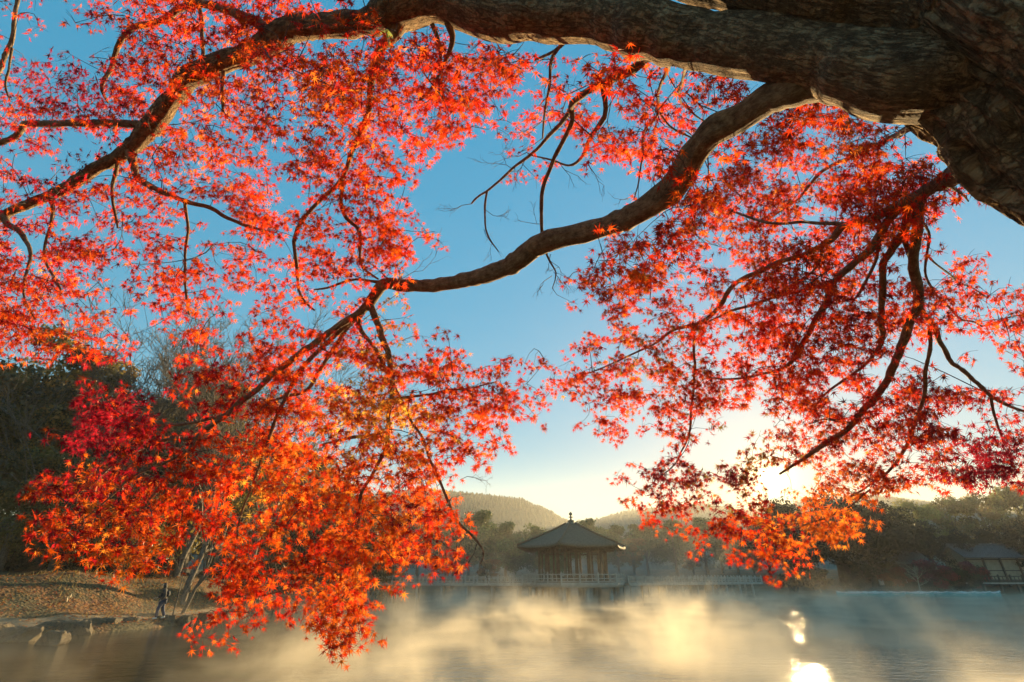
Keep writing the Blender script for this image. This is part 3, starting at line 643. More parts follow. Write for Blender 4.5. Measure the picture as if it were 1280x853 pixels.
# footbridges
def bridge(label, A, B, w=1.8):
    A = Vector(A); B = Vector(B); d = (B - A); L = d.length; u = d.normalized(); s = Vector((-u.y, u.x))
    br = thing('footbridge', label, 'bridge', (A.x, A.y, 0), math.atan2(u.y, u.x), 'footbridges to the pavilion')
    mb = MB(); mb.box((L / 2, 0, DZ - 0.2), (L, w, 0.22)); mb.box((L / 2, w / 2 + 0.033, DZ - 0.26), (L, 0.06, 0.32)); mb.box((L / 2, -w / 2 - 0.033, DZ - 0.26), (L, 0.06, 0.32)); mb.build('deck', M['concrete'], br)
    railing(br, (0, w / 2 - 0.1), (L, w / 2 - 0.1), DZ - 0.09, M['concrete'], 0.72, 1.5); railing(br, (0, -w / 2 + 0.1), (L, -w / 2 + 0.1), DZ - 0.09, M['concrete'], 0.72, 1.5)
    for i in range(int(L / 3.2) + 1):
        for sd in (-0.6, 0.6):
            q_ = MB(); q_.lathe((0.6 + i * 3.2, sd, 0), [(0.16, -1.3), (0.15, DZ - 0.31)], 8); q_.build('pile', M['concrete'], br, True)
cx = PC.x
bridge('concrete footbridge running left from the pavilion', (cx - 6.2, PY - 0.7), (cx - 36, PY + 5.0))
bridge('concrete footbridge running right from the pavilion', (cx + 6.2, PY + 0.7), (cx + 30, PY + 16.5))

# ------------------------------------------------------------------ right bank: boat house, tea house, boats
def tiled_roof(mb, x0, x1, yf, yb, ze, zr, over=0.5):
    """gable roof, ridge along x, with rows of round tiles"""
    ym = (yf + yb) / 2; yf -= over; yb += over; x0 -= over; x1 += over
    for (ya, s) in ((yf, 1), (yb, -1)):
        mb.add([(x0, ya, ze), (x1, ya, ze), (x1, ym, zr), (x0, ym, zr), (x0, ya, ze - 0.14), (x1, ya, ze - 0.14), (x1, ym, zr - 0.14), (x0, ym, zr - 0.14)],
               [(0, 1, 2, 3), (7, 6, 5, 4), (0, 4, 5, 1), (1, 5, 6, 2), (3, 7, 4, 0)])
        x = x0 + 0.15
        while x < x1:
            mb.tube([(x, ya - 0.02 * s, ze + 0.03), (x, ym, zr + 0.03)], 0.07, 5); x += 0.36
    mb.tube([(x0, ym, zr + 0.1), (x1, ym, zr + 0.1)], 0.18, 8)
def house(name, label, px0, px1, Y, eave_py, ridge_py, base_z, wallmat, depth=4.5, posts=5, opens=True):
    x0 = AT(px0, Y, 3).x; x1 = AT(px1, Y, 3).x; L = x1 - x0; ze = ZAT(eave_py, Y); zr = ZAT(ridge_py, Y + depth / 2)
    h = thing(name, label, 'building', (x0, Y, base_z))
    ze -= base_z; zr -= base_z
    mb = MB(); mb.box((L / 2, depth / 2 + 0.2, ze / 2), (L, depth - 0.4, ze + 0.05)); 
    mb.add([(0, 0.4, ze), (0, depth, ze), (0, depth / 2, zr - 0.2)], [(0, 1, 2)]); mb.add([(L, 0.4, ze), (L, depth, ze), (L, depth / 2, zr - 0.2)], [(2, 1, 0)])
    mb.build('wall', wallmat, h)
    mb = MB(); tiled_roof(mb, 0, L, 0, depth, ze, zr); mb.build('roof', M['tile'], h)
    for i in range(posts):
        x = L * i / (posts - 1); q_ = MB(); q_.box((x, 0.12, ze / 2 - 0.15), (0.22, 0.22, ze + 0.25)); q_.build('post', M['dark_wood'], h)
    mb = MB(); mb.box((L / 2, 0.36, ze * 0.52), (L, 0.07, 0.14)); mb.box((L / 2, 0.36, ze * 0.93), (L, 0.07, 0.16)); mb.box((L / 2, 0.36, 0.35), (L, 0.07, 0.7)); mb.build('timber_trim', M['dark_wood'], h)
    return h, L, ze
h1, L1, e1 = house('boat_house', 'low dark boat house with grey tiled roof behind the moored boats', 1072, 1165, 86, 704, 688, 0.5, M['dark_wood'], posts=6)
for fx, fz in ((0.22, 1.5), (0.30, 1.25), (0.62, 1.6)):
    q_ = MB(); q_.box((L1 * fx, 0.285, fz), (0.75, 0.05, 0.9)); q_.build('notice_board', M['white'], h1)
h2, L2, e2 = house('tea_house', 'long cream walled tea house with dark timber posts above a waterside terrace', 1214, 1345, 87, 697, 682, 1.3, M['plaster'], posts=7)
# terrace in front of the tea house
x0 = AT(1206, 80.5, 2).x; x1 = AT(1400, 80.5, 2).x; tz = ZAT(729, 80.5)
te = thing('terrace', 'dark timber terrace with pale edge on posts over the water at far right', 'terrace', (x0, 80.5, 0)); L = x1 - x0
mb = MB(); mb.box((L / 2, 2.4, tz - 0.1), (L, 4.8, 0.2)); mb.build('deck', M['dark_wood'], te)
mb = MB(); mb.box((L / 2, -0.05, tz - 0.02), (L, 0.08, 0.16)); mb.build('edge_board', M['concrete'], te)
railing(te, (0, 0.15), (L, 0.15), tz, M['dark_wood'], 1.0, 1.8)
for i in range(int(L / 2.6) + 1):
    q_ = MB(); q_.box((0.2 + i * 2.6, 0.3, tz / 2 - 0.7), (0.28, 0.28, tz + 1.2)); q_.build('post', M['dark_wood'], te)
# picket fence in front of boat house
x0 = AT(1058, 82, 1).x; x1 = AT(1206, 82, 1).x; fz = hgt((x0 + x1) / 2, 82)
fe = thing('picket_fence', 'low dark picket fence between the boats and the boat house', 'fence', (x0, 82, fz)); mb = MB(); x = 0
while x < x1 - x0:
    mb.box((x, 0, 0.35), (0.09, 0.04, 1.1)); x += 0.32
mb.build('pickets', M['old_wood'], fe); mb = MB(); mb.box(((x1 - x0) / 2, 0.05, 0.65), (x1 - x0, 0.05, 0.08)); mb.box(((x1 - x0) / 2, 0.05, 0.2), (x1 - x0, 0.05, 0.08)); mb.build('rail', M['old_wood'], fe)
# stone bank wall at the far right shore
# rowing boats
def boat():
    b = thing('rowing_boat', None, None); L = 3.4; ns = 13; V, Fc = [], []
    prof = [(0.0, 0.0), (0.55, 0.04), (0.9, 0.28), (1.0, 0.62)]
    ring = []
    for i in range(ns):
        t = i / (ns - 1); s = math.sin(math.pi * min(t * 1.15 + 0.12, 1)) ** 0.6 if t > 0.3 else (0.78 + 0.22 * t / 0.3)
        w = 0.66 * max(s, 0.03) if t > 0.3 else 0.66 * (0.8 + 0.2 * t / 0.3); sheer = 0.16 * (2 * t - 0.9) ** 2
        row = [(-prof[k][0], prof[k][1]) for k in (3, 2, 1)] + [(0, 0)] + [(prof[k][0], prof[k][1]) for k in (1, 2, 3)]
        for (a, z) in row: V.append((t * L - L / 2, a * w, z * 0.85 + sheer * (z > 0.2)))
    k = 7
    for i in range(ns - 1):
        for j in range(k - 1): Fc.append((i * k + j, i * k + j + 1, (i + 1) * k + j + 1, (i + 1) * k + j))
    mb = MB(); mb.add(V, Fc); mb.add([V[j] for j in range(k)], [tuple(range(k))]); o = mb.build('hull', M['turquoise'], b, True)
    so_ = o.modifiers.new('thickness', 'SOLIDIFY'); so_.thickness = 0.04
    mb = MB()
    for e in (0, 6):
        mb.tube([Vector(V[i * k + e]) + Vector((0, 0, 0.03)) for i in range(ns)], 0.085, 6)
    mb.build('gunwale', M['white'], b, True)
    for x in (-1.2, -0.2, 0.75):
        q_ = MB(); q_.box((x, 0, 0.38), (0.3, 1.12 if x < 0.5 else 0.9, 0.05)); q_.build('seat', M['white'], b)
    q_ = MB(); q_.add([(0.95, -0.42, 0.55), (0.95, 0.42, 0.55), (1.6, 0.0, 0.72)], [(0, 1, 2)]); q_.box((-1.55, 0, 0.5), (0.3, 0.95, 0.06)); q_.build('foredeck', M['white'], b)
    return b
b0 = boat(); boats = []
for i in range(11):
    px = 1062 + i * 17.6; o = b0 if i == 0 else copy_tree(b0); Y = 76.6 + 0.5 * math.sin(i * 2.1); p = AT(px, Y, 0.3); o.location = (p.x, Y, -0.12)
    o.rotation_euler = (0, 0, R(-38 + 30 * math.sin(i * 1.7)) if i not in (0, 10) else R(175 if i == 0 else 8)); boats.append(o)
ordinals(boats, 'turquoise rowing boat with white rim, {} of the moored row', 'boat', 'moored turquoise rowing boats')
# pontoon the boats are tied to
p0 = AT(1050, 78.2, 0.3); p1 = AT(1256, 78.2, 0.3); po = thing('pontoon', 'low weathered pontoon behind the turquoise rowing boats', 'pontoon', (p0.x, 78.4, 0))
mb = MB(); mb.box(((p1.x - p0.x) / 2, 0, 0.16), (p1.x - p0.x, 0.9, 0.14)); mb.build('deck', M['old_wood'], po)
for i in range(9):
    q_ = MB(); q_.lathe((i * (p1.x - p0.x) / 8, 0.52, 0), [(0.07, -1.0), (0.07, 0.75)], 8); q_.build('mooring_post', M['old_wood'], po, True)

# ------------------------------------------------------------------ the person on the path
def skin_mesh(name, verts, edges, radii, mat, parent, root=0, lv=2, apply_=True):
    me = bpy.data.meshes.new(name); me.from_pydata(verts, edges, []); me.update(); o = bpy.data.objects.new(name, me); col.objects.link(o)
    sm = o.modifiers.new('skin', 'SKIN'); sm.use_smooth_shade = True; ss = o.modifiers.new('sub', 'SUBSURF'); ss.levels = lv; ss.render_levels = lv
    for i, r_ in enumerate(radii): me.skin_vertices[0].data[i].radius = (r_, r_ * 0.85) if not isinstance(r_, tuple) else r_; me.skin_vertices[0].data[i].use_root = (i == root)
    dg = bpy.context.evaluated_depsgraph_get(); nm = bpy.data.meshes.new_from_object(o.evaluated_get(dg)); nm.name = name; bpy.data.objects.remove(o)
    nm.materials.clear(); nm.polygons.foreach_set('use_smooth', [True] * len(nm.polygons)); return link(name, nm, parent, mat)
Yp = 29.6; xp = AT(198, Yp, 0.4).x; zp = hgt(xp, Yp) + 0.03
pe = thing('person', 'person in a dark hooded jacket and navy trousers walking on the shore path', 'person', (xp, Yp, zp), R(-62))
# faces local -Y ; walking, head bowed
J = [(0, 0, 0.93), (0, -0.02, 1.12), (0, -0.06, 1.33), (0, -0.09, 1.46), (0, -0.13, 1.54), (0, -0.15, 1.63), (0, -0.14, 1.71),
     (0.17, -0.06, 1.40), (0.23, 0.04, 1.14), (0.22, -0.10, 0.92), (0.21, -0.15, 0.84), (-0.17, -0.07, 1.40), (-0.22, -0.10, 1.15), (-0.18, -0.30, 1.03), (-0.16, -0.37, 1.01),
     (0.09, 0, 0.88), (0.10, -0.13, 0.49), (0.10, -0.10, 0.09), (0.10, -0.24, 0.045), (-0.09, 0, 0.88), (-0.09, 0.07, 0.48), (-0.09, 0.24, 0.13), (-0.09, 0.12, 0.05)]
E = [(0, 1), (1, 2), (2, 3), (3, 4), (4, 5), (5, 6), (2, 7), (7, 8), (8, 9), (9, 10), (2, 11), (11, 12), (12, 13), (13, 14), (0, 15), (15, 16), (16, 17), (17, 18), (0, 19), (19, 20), (20, 21), (21, 22)]
rad = [0.145, 0.135, 0.155, 0.07, 0.065, 0.10, 0.085, 0.065, 0.045, 0.034, 0.03, 0.065, 0.045, 0.034, 0.03, 0.09, 0.06, 0.04, 0.035, 0.09, 0.06, 0.04, 0.035]
skin_mesh('body', J, E, rad, M['skin'], pe)
# face features are part of the head: brow, nose
ji = [0, 1, 2, 3, 7, 8, 9, 11, 12, 13]; mp2 = {a: i for i, a in enumerate(ji)}
skin_mesh('jacket', [Vector(J[a]) + Vector((0, 0, -0.06 if a == 0 else 0)) for a in ji], [(mp2[a], mp2[b]) for a, b in E if a in mp2 and b in mp2], [0.21, 0.20, 0.215, 0.11, 0.105, 0.08, 0.062, 0.105, 0.08, 0.062], M['jacket'], pe)
ji = [0, 15, 16, 17, 19, 20, 21]; mp2 = {a: i for i, a in enumerate(ji)}
skin_mesh('trousers', [J[a] for a in ji], [(mp2[a], mp2[b]) for a, b in E if a in mp2 and b in mp2], [0.17, 0.13, 0.092, 0.075, 0.13, 0.092, 0.075], M['jeans'], pe)
for s_, (a, b) in ((1, (17, 18)), (-1, (21, 22))):
    A_, B_ = Vector(J[a]), Vector(J[b]); skin_mesh('shoe', [A_ + Vector((0, 0.05, -0.03)), (A_ + B_) / 2 + Vector((0, 0, -0.01)), B_ + Vector((0, -0.03, 0))], [(0, 1), (1, 2)], [0.05, 0.05, 0.04], M['shoe'], pe, lv=1)
skin_mesh('hood', [(0, -0.04, 1.44), (0, -0.09, 1.56), (0, -0.11, 1.68), (0, -0.12, 1.755)], [(0, 1), (1, 2), (2, 3)], [0.11, 0.115, 0.12, 0.06], M['jacket'], pe)
hd = MB()
for sx in (-1, 1):   # eyes and ears
    hd.lathe((sx * 0.035, -0.235, 1.64), [(0.004, -0.008), (0.011, 0), (0.004, 0.008)], 8)
hd.build('eyes', M['hair'], pe)
skin_mesh('nose', [(0, -0.23, 1.64), (0, -0.265, 1.605), (0, -0.24, 1.595)], [(0, 1), (1, 2)], [0.012, 0.017, 0.012], M['skin'], pe, lv=1)
skin_mesh('backpack', [(0, 0.13, 1.06), (0, 0.15, 1.2), (0, 0.11, 1.38)], [(0, 1), (1, 2)], [(0.15, 0.10), (0.16, 0.12), (0.13, 0.08)], M['jacket'], pe)
def hand(P0, D, parent):
    P0 = Vector(P0); D = Vector(D).normalized(); side = D.cross(Vector((0, 0, 1))).normalized(); up = side.cross(D)
    vs = [P0, P0 + D * 0.045]; es = [(0, 1)]; rr = [0.026, 0.032]
    for k in range(4):
        b = len(vs); L_ = (0.065, 0.075, 0.07, 0.055)[k]; o_ = P0 + D * 0.07 + up * (0.028 - 0.019 * k)
        vs += [o_, o_ + D * L_ * 0.55 + side * 0.006, o_ + D * L_ * 0.85 + side * 0.03]; es += [(1, b), (b, b + 1), (b + 1, b + 2)]; rr += [0.010, 0.009, 0.008]
    b = len(vs); vs += [P0 + D * 0.02 + up * 0.04, P0 + D * 0.05 + up * 0.055 + side * 0.02]; es += [(0, b), (b, b + 1)]; rr += [0.011, 0.009]
    skin_mesh('hand', vs, es, rr, M['skin'], parent, lv=1)
hand(J[10], (0, -0.35, -0.8), pe); hand(J[14], (0.1, -0.9, -0.15), pe)

# ------------------------------------------------------------------ the great maple in the foreground
rnd = random.Random(77); nrs = np.random.RandomState(77)
maple = thing('maple_tree', 'great red maple with thick trunk arching from the right over the pond', 'tree', (3.9, 0.1, 0.3))
MO = Vector(maple.location)
def catmull(P, Rr, step):
    P = [Vector(p) for p in P]; out, ro = [], []
    for i in range(len(P) - 1):
        p0 = P[i - 1] if i else P[0] * 2 - P[1]; p1, p2 = P[i], P[i + 1]; p3 = P[i + 2] if i + 2 < len(P) else P[-1] * 2 - P[-2]
        n = max(1, int((p2 - p1).length / step))
        for k in range(n):
            t = k / n; out.append(0.5 * ((2 * p1) + (p2 - p0) * t + (2 * p0 - 5 * p1 + 4 * p2 - p3) * t * t + (3 * p1 - p0 - 3 * p2 + p3) * t ** 3))
            ro.append(Rr[i] * (1 - t) + Rr[i + 1] * t)
    out.append(P[-1]); ro.append(Rr[-1]); return out, ro
BK = []
def bark_coords(o):
    a = o.data.attributes.new('bark', 'FLOAT_VECTOR', 'POINT'); a.data.foreach_set('vector', np.array(BK, dtype=np.float32).ravel()); BK.clear()
def limb_tube(P, Rr, n, step, rough=0.06, seed=0, ridge=0.0):
    C, rr = catmull(P, Rr, step); V, Fc = [], []; prev = None; s_ = 0
    for i, p in enumerate(C):
        t = (C[min(i + 1, len(C) - 1)] - C[max(i - 1, 0)]).normalized()
        u = t.cross(Vector((0.13, 0.22, 0.96))) if prev is None else prev - t * prev.dot(t)
        u.normalize(); prev = u; w = t.cross(u)
        if i: s_ += (p - C[i - 1]).length
        if rr[i] < 0.03: p = p + Vector((noise.noise((s_ * 3.1, seed, 1)), noise.noise((s_ * 3.1, seed, 5)), noise.noise((s_ * 3.1, seed, 9)))) * 0.035 * min(1, s_ * 4)
        C[i] = p
        for k in range(n):
            a = 2 * math.pi * k / n; d = u * math.cos(a) + w * math.sin(a); r = rr[i]; q = p + d * r
            BK.append((math.cos(a) * r, math.sin(a) * r, s_))
            e = 1 + rough * noise.noise(q * (0.45 / max(r, 0.02)) + Vector((seed, 0, 0)))
            if ridge:
                ca, sa = math.cos(a), math.sin(a)
                n1 = noise.noise((ca * 2.2 + seed, sa * 2.2, s_ * 1.1)); n2 = noise.noise((ca * 6, sa * 6 + seed, s_ * 2.2))
                n3 = noise.noise((ca * 15, sa * 15, s_ * 5.0 + seed)); n4 = noise.noise((ca * 34, sa * 34, s_ * 11.0))
                e += ridge * (1.3 * n1 + 0.7 * (0.45 - abs(n2) * 1.8) + 0.34 * (0.4 - abs(n3) * 1.7) + 0.18 * n4)
            V.append(p + d * r * e - MO)
    for i in range(len(C) - 1):
        for k in range(n): Fc.append((i * n + k, i * n + (k + 1) % n, (i + 1) * n + (k + 1) % n, (i + 1) * n + k))
    return V, Fc, C, rr
def PW(lst):   # (px,py,width px,depth)
    return [W(a, b, d) for a, b, w, d in lst], [w / 2 / F * d for a, b, w, d in lst]
# trunk
TP = [(1437, 138, 380, 1.74), (1330, 66, 345, 1.84), (1235, 14, 300, 1.96), (1170, -60, 270, 2.1), (1180, -220, 230, 2.4), (1260, -420, 190, 2.8)]
tp, tr = PW(TP); tr = [x * 0.80 for x in tr]; tp = [Vector((4.0, 0.0, -0.1)), Vector((3.75, 0.15, 0.7)), Vector((3.3, 0.45, 1.9)), Vector((2.75, 0.85, 2.95))] + tp; tr = [0.85, 0.58, 0.49, 0.45] + tr
V, Fc, C, rr = limb_tube(tp, tr, 260, 0.018, 0.05, 3, 0.19)
trunk = mesh_np('trunk', [tuple(v) for v in V], Fc, maple, M['bark'], smooth=True); bark_coords(trunk); TRUNK_C, TRUNK_R = C, rr; RIMS = []
LIMBS = {  # name: (parent, [(px,py,w,depth)...])
 'G': (None, [(1245, 60, 150, 1.95), (1150, 10, 110, 2.0), (1060, -6, 88, 2.1), (960, -26, 85, 2.25), (850, -52, 75, 2.5), (700, -95, 60, 2.9), (520, -130, 45, 3.3)]),
 'A': (None, [(1290, 110, 130, 1.9), (1190, 100, 112, 1.96), (1090, 92, 96, 2.05), (1030, 76, 78, 2.15), (960, 62, 71, 2.28), (900, 52, 68, 2.4), (855, 46, 62, 2.5), (800, 34, 70, 2.62), (745, 22, 58, 2.75), (690, 22, 56, 2.88), (620, 12, 62, 3.05), (560, -4, 60, 3.2), (505, 8, 54, 3.32), (460, 27, 31, 3.4), (400, 33, 27, 3.5), (362, 37, 32, 3.56), (335, 55, 27, 3.6), (305, 70, 24, 3.66), (268, 82, 25, 3.72), (236, 97, 26, 3.78), (222, 116, 22, 3.84), (205, 137, 22, 3.9), (187, 160, 22, 3.96), (168, 181, 18, 4.0), (147, 197, 15, 4.05), (118, 212, 14, 4.1), (79, 237, 12.5, 4.2), (39, 254, 11, 4.3), (8, 267, 10, 4.4), (-30, 292, 9, 4.5), (-90, 330, 6, 4.6)]),
 'Ab': ('A', [(345, 48, 16, 3.6), (320, 28, 12, 3.65), (276, 11, 10, 3.75), (244, 4, 9, 3.8), (223, 13, 8, 3.85), (194, 31, 7.5, 3.9), (171, 37, 7, 3.95), (155, 52, 6.5, 4.0), (143, 73, 6, 4.05), (129, 97, 5, 4.1), (129, 113, 4, 4.15), (137, 131, 3, 4.2)]),
 'Ac': ('A', [(190, 157, 12, 3.95), (158, 155, 9, 4.0), (105, 154, 8.5, 4.1), (66, 155, 8, 4.2), (34, 156, 7.5, 4.3), (16, 168, 7, 4.35), (-14, 188, 6, 4.4), (-60, 215, 4, 4.5)]),
 'Ad': ('A', [(248, 6, 5.5, 3.8), (252, 24, 5, 3.78), (253, 46, 4.6, 3.76), (251, 78, 4, 3.74)]),
 'Ae': ('A', [(163, 188, 12, 4.0), (168, 210, 8.5, 4.0), (176, 225, 7.5, 4.02), (200, 240, 6.5, 4.05), (231, 251, 6, 4.1), (262, 258, 5.2, 4.15), (283, 273, 5, 4.2), (302, 281, 4, 4.2), (322, 284, 3, 4.25), (345, 290, 2, 4.3)]),
 'Ae2': ('A', [(231, 252, 4, 4.1), (234, 285, 3.4, 4.15), (233, 320, 3, 4.2), (231, 355, 3, 4.2), (236, 392, 2, 4.25)]),
 'Af': ('A', [(5, 268, 10, 4.4), (9, 280, 7.5, 4.35), (21, 289, 6.5, 4.3), (30, 303, 5, 4.3), (37, 316, 4, 4.25), (34, 335, 3, 4.25), (30, 370, 2.5, 4.2), (45, 400, 2, 4.2)]),
 'Ag': ('A', [(147, 205, 5, 4.05), (143, 235, 4, 4.1), (143, 262, 3.4, 4.15), (147, 285, 2.5, 4.15)]),
 'Ah': ('A', [(60, 244, 5, 4.25), (66, 262, 4, 4.25), (58, 295, 3.2, 4.25), (60, 330, 3, 4.25), (78, 365, 2.4, 4.2)]),
 'Ai': ('A', [(280, 88, 5, 3.7), (277, 110, 4, 3.7), (278, 140, 3, 3.7)]),
 'Aj': ('A', [(-20, 150, 6, 4.7), (10, 60, 5, 4.7), (18, 18, 4, 4.7), (30, -20, 4, 4.8)]),
 'Ak': ('A', [(15, 60, 3, 4.6), (8, 100, 2.5, 4.6), (12, 125, 2, 4.6)]),
 'B': (None, [(500, 25, 22, 3.35), (494, 44, 15, 3.36), (478, 58, 12, 3.4), (470, 79, 11, 3.45), (464, 105, 9, 3.5), (463, 123, 8, 3.55), (461, 142, 7, 3.6), (451, 163, 6, 3.65), (441, 194, 5.5, 3.75), (427, 225, 5.5, 3.85), (401, 250, 5, 3.9), (383, 271, 5, 3.95), (371, 292, 4.6, 4.0), (368, 316, 4.2, 4.05), (370, 347, 4, 4.1), (377, 371, 3.2, 4.1), (397, 388, 2.4, 4.15)]),
 'Bb': ('B', [(429, 222, 5, 3.85), (428, 250, 4.6, 3.9), (433, 272, 4.6, 3.95), (448, 290, 4.2, 4.0), (452, 312, 4, 4.0), (453, 328, 3.5, 4.05), (461, 341, 3, 4.05), (472, 350, 2.4, 4.1)]),
 'Bc': ('B', [(560, 28, 12, 3.2), (566, 45, 8, 3.25), (562, 65, 6, 3.3), (553, 85, 5, 3.35), (543, 105, 4, 3.4), (520, 130, 3, 3.5)]),
 'Bd': ('B', [(540, 30, 6, 3.25), (550, 55, 4.4, 3.3), (552, 90, 3.6, 3.4), (550, 115, 3.2, 3.45), (562, 140, 2.5, 3.5)]),
 'Be': ('B', [(466, 99, 5, 3.5), (450, 101, 5, 3.5), (436, 101, 5.4, 3.5)]),
 'C': (None, [(1050, 96, 60, 2.2), (1005, 106, 44, 2.25), (962, 124, 36, 2.35), (923, 149, 34, 2.5), (889, 166, 33, 2.6), (872, 187, 33, 2.7), (857, 213, 32, 2.8), (839, 238, 33, 2.9), (811, 258, 32, 3.0), (787, 272, 30, 3.1), (763, 281, 26, 3.2), (732, 290, 26, 3.35), (692, 300, 26, 3.5), (669, 308, 27, 3.6), (653, 321, 26, 3.66), (636, 333, 23, 3.72), (609, 343, 21, 3.8), (582, 350, 18.5, 3.9), (543, 357, 17, 4.05), (504, 357, 15.5, 4.2), (488, 354, 15, 4.25), (475, 359, 14, 4.3), (467, 371, 14, 4.33), (458, 386, 12, 4.36)]),
 'Ca': ('C', [(462, 378, 11, 4.35), (450, 391, 9.5, 4.35), (425, 406, 9, 4.33), (388, 434, 8.4, 4.3), (350, 462, 8, 4.22), (315, 492, 7.4, 4.15), (276, 524, 6.6, 4.05), (247, 550, 6, 3.95), (223, 578, 5, 3.85), (200, 611, 4.2, 3.75), (184, 634, 3.4, 3.7), (176, 664, 2.4, 3.65)]),
 'Cb': ('C', [(458, 386, 8, 4.36), (435, 405, 7, 4.4), (400, 437, 6, 4.45), (372, 470, 5.4, 4.45), (357, 498, 5, 4.4), (341, 532, 4.4, 4.35), (330, 566, 3.6, 4.3), (318, 600, 2.6, 4.25), (300, 650, 2.4, 4.2), (290, 690, 2, 4.2)]),
 'Cc': ('C', [(456, 388, 6, 4.36), (430, 414, 5.4, 4.5), (408, 448, 5, 4.55), (384, 489, 4.6, 4.55), (362, 493, 3.6, 4.5), (335, 500, 3, 4.5)]),
 'Cd': ('C', [(462, 382, 10, 4.34), (471, 401, 9, 4.33), (479, 428, 8, 4.3), (485, 453, 7.2, 4.28), (491, 482, 6.4, 4.25), (486, 521, 5.2, 4.2), (483, 558, 4.6, 4.18), (467, 590, 4.4, 4.15), (451, 618, 4, 4.12), (446, 660, 3.6, 4.1), (426, 712, 3.2, 4.08), (425, 735, 3, 4.05), (438, 762, 2, 4.0)]),
 'Ce': ('C', [(452, 392, 6, 4.36), (449, 405, 6, 4.4), (467, 433, 4.6, 4.45), (482, 462, 4, 4.45), (498, 495, 3.4, 4.4), (520, 535, 3.4, 4.35), (536, 570, 3.4, 4.3), (551, 607, 3.4, 4.25), (569, 645, 3.4, 4.2), (590, 668, 3.2, 4.2), (603, 690, 2, 4.2), (600, 706, 1.2, 4.2)]),
 'Cf': ('C', [(302, 503, 5, 4.12), (276, 521, 4.4, 4.1), (245, 528, 4, 4.1), (215, 531, 3.6, 4.05), (180, 527, 2.8, 4.0), (150, 520, 2, 4.0)]),
 'Cg': ('C', [(250, 549, 4.5, 3.95), (222, 549, 4, 3.95), (200, 551, 3.6, 3.9), (172, 564, 3, 3.85), (140, 582, 2.4, 3.8), (110, 610, 2, 3.75)]),
 'Ch': ('C', [(232, 566, 4, 3.88), (205, 580, 3.4, 3.85), (170, 597, 3, 3.8), (130, 630, 2.4, 3.7), (90, 655, 2, 3.65)]),
 'Ci': ('C', [(484, 540, 4, 4.2), (455, 546, 4.6, 4.2), (425, 549, 4, 4.2), (400, 556, 3, 4.2)]),
 'Cj': ('C', [(488, 500, 4, 4.25), (540, 492, 3.0, 4.3), (585, 486, 2.2, 4.4), (620, 478, 1.4, 4.5)]),
 'Ck': ('C', [(492, 356, 5, 4.25), (455, 351, 3.6, 4.3), (420, 356, 3, 4.35), (392, 362, 2, 4.4)]),
 'Cl': ('C', [(426, 714, 3, 4.08), (395, 720, 2.6, 4.05), (360, 735, 2, 4.0), (330, 745, 1.8, 4.0)]),
 'D': (None, [(835, 52, 30, 2.6), (805, 73, 12, 2.9), (776, 94, 10, 3.1), (742, 109, 9, 3.4), (716, 129, 8, 3.6), (709, 142, 6, 3.7), (679, 178, 4.2, 3.9), (640, 211, 3.4, 4.1), (612, 235, 3, 4.2), (590, 255, 2.4, 4.3)]),
 'Da': ('D', [(714, 135, 7, 3.65), (716, 150, 6, 3.7), (706, 173, 5.4, 3.75), (690, 205, 5.2, 3.8), (679, 237, 5, 3.85), (677, 276, 4.6, 3.88), (681, 297, 4, 3.9), (685, 318, 2.8, 3.95), (692, 345, 2, 4.0), (690, 361, 1.2, 4.0)]),
 'Db': ('D', [(770, 98, 8, 3.15), (755, 108, 7, 3.3), (756, 126, 6.6, 3.4), (753, 147, 6.4, 3.5), (737, 169, 5.4, 3.6), (729, 194, 4.4, 3.7), (713, 207, 3, 3.8), (690, 201, 2.4, 3.9), (660, 190, 1.8, 4.0)]),
 'Dc': ('D', [(715, 40, 8, 3.0), (702, 57, 5, 3.1), (687, 87, 4, 3.4), (682, 131, 3.2, 3.6), (679, 170, 2.4, 3.8)]),
 'Dd': ('D', [(704, 55, 5, 3.1), (690, 68, 4, 3.3), (668, 76, 3, 3.5)]),
 'De': ('D', [(836, 70, 6, 2.7), (833, 90, 4.4, 3.2), (826, 118, 4, 3.5), (821, 144, 3.6, 3.7), (803, 168, 3, 3.9), (800, 197, 2.6, 4.0), (797, 222, 2, 4.1), (790, 250, 1.5, 4.1)]),
 'Df': ('D', [(858, 72, 5, 2.7), (853, 100, 3.6, 3.2), (848, 122, 3, 3.5), (862, 140, 2.4, 3.7), (880, 150, 1.8, 3.8)]),
 'Dg': ('D', [(823, 140, 3, 3.7), (840, 160, 2.6, 3.8), (870, 178, 2, 3.9)]),
 'Dh': ('D', [(609, 238, 3, 4.2), (606, 262, 2.6, 4.2), (605, 287, 2.2, 4.2), (622, 314, 1.5, 4.25)]),
 'E': (None, [(1262, 175, 60, 2.2), (1215, 205, 36, 2.6), (1184, 225, 23, 2.9), (1160, 238, 18, 3.0), (1128, 254, 14, 3.1), (1091, 273, 12.6, 3.25), (1060, 281, 11.5, 3.4), (1039, 300, 9, 3.5), (1002, 316, 8, 3.6), (960, 335, 7.4, 3.75), (924, 354, 7, 3.9), (897, 387, 6.4, 4.0), (871, 405, 5.4, 4.1), (837, 418, 4.2, 4.2), (808, 434, 3, 4.3), (770, 455, 2.4, 4.4), (720, 468, 2, 4.5)]),
 'Ea': ('E', [(1060, 280, 6, 3.4), (1030, 279, 5, 3.5), (1000, 278, 4.4, 3.6), (960, 277, 4, 3.75), (925, 268, 3.4, 3.9), (900, 258, 2.6, 4.0)]),
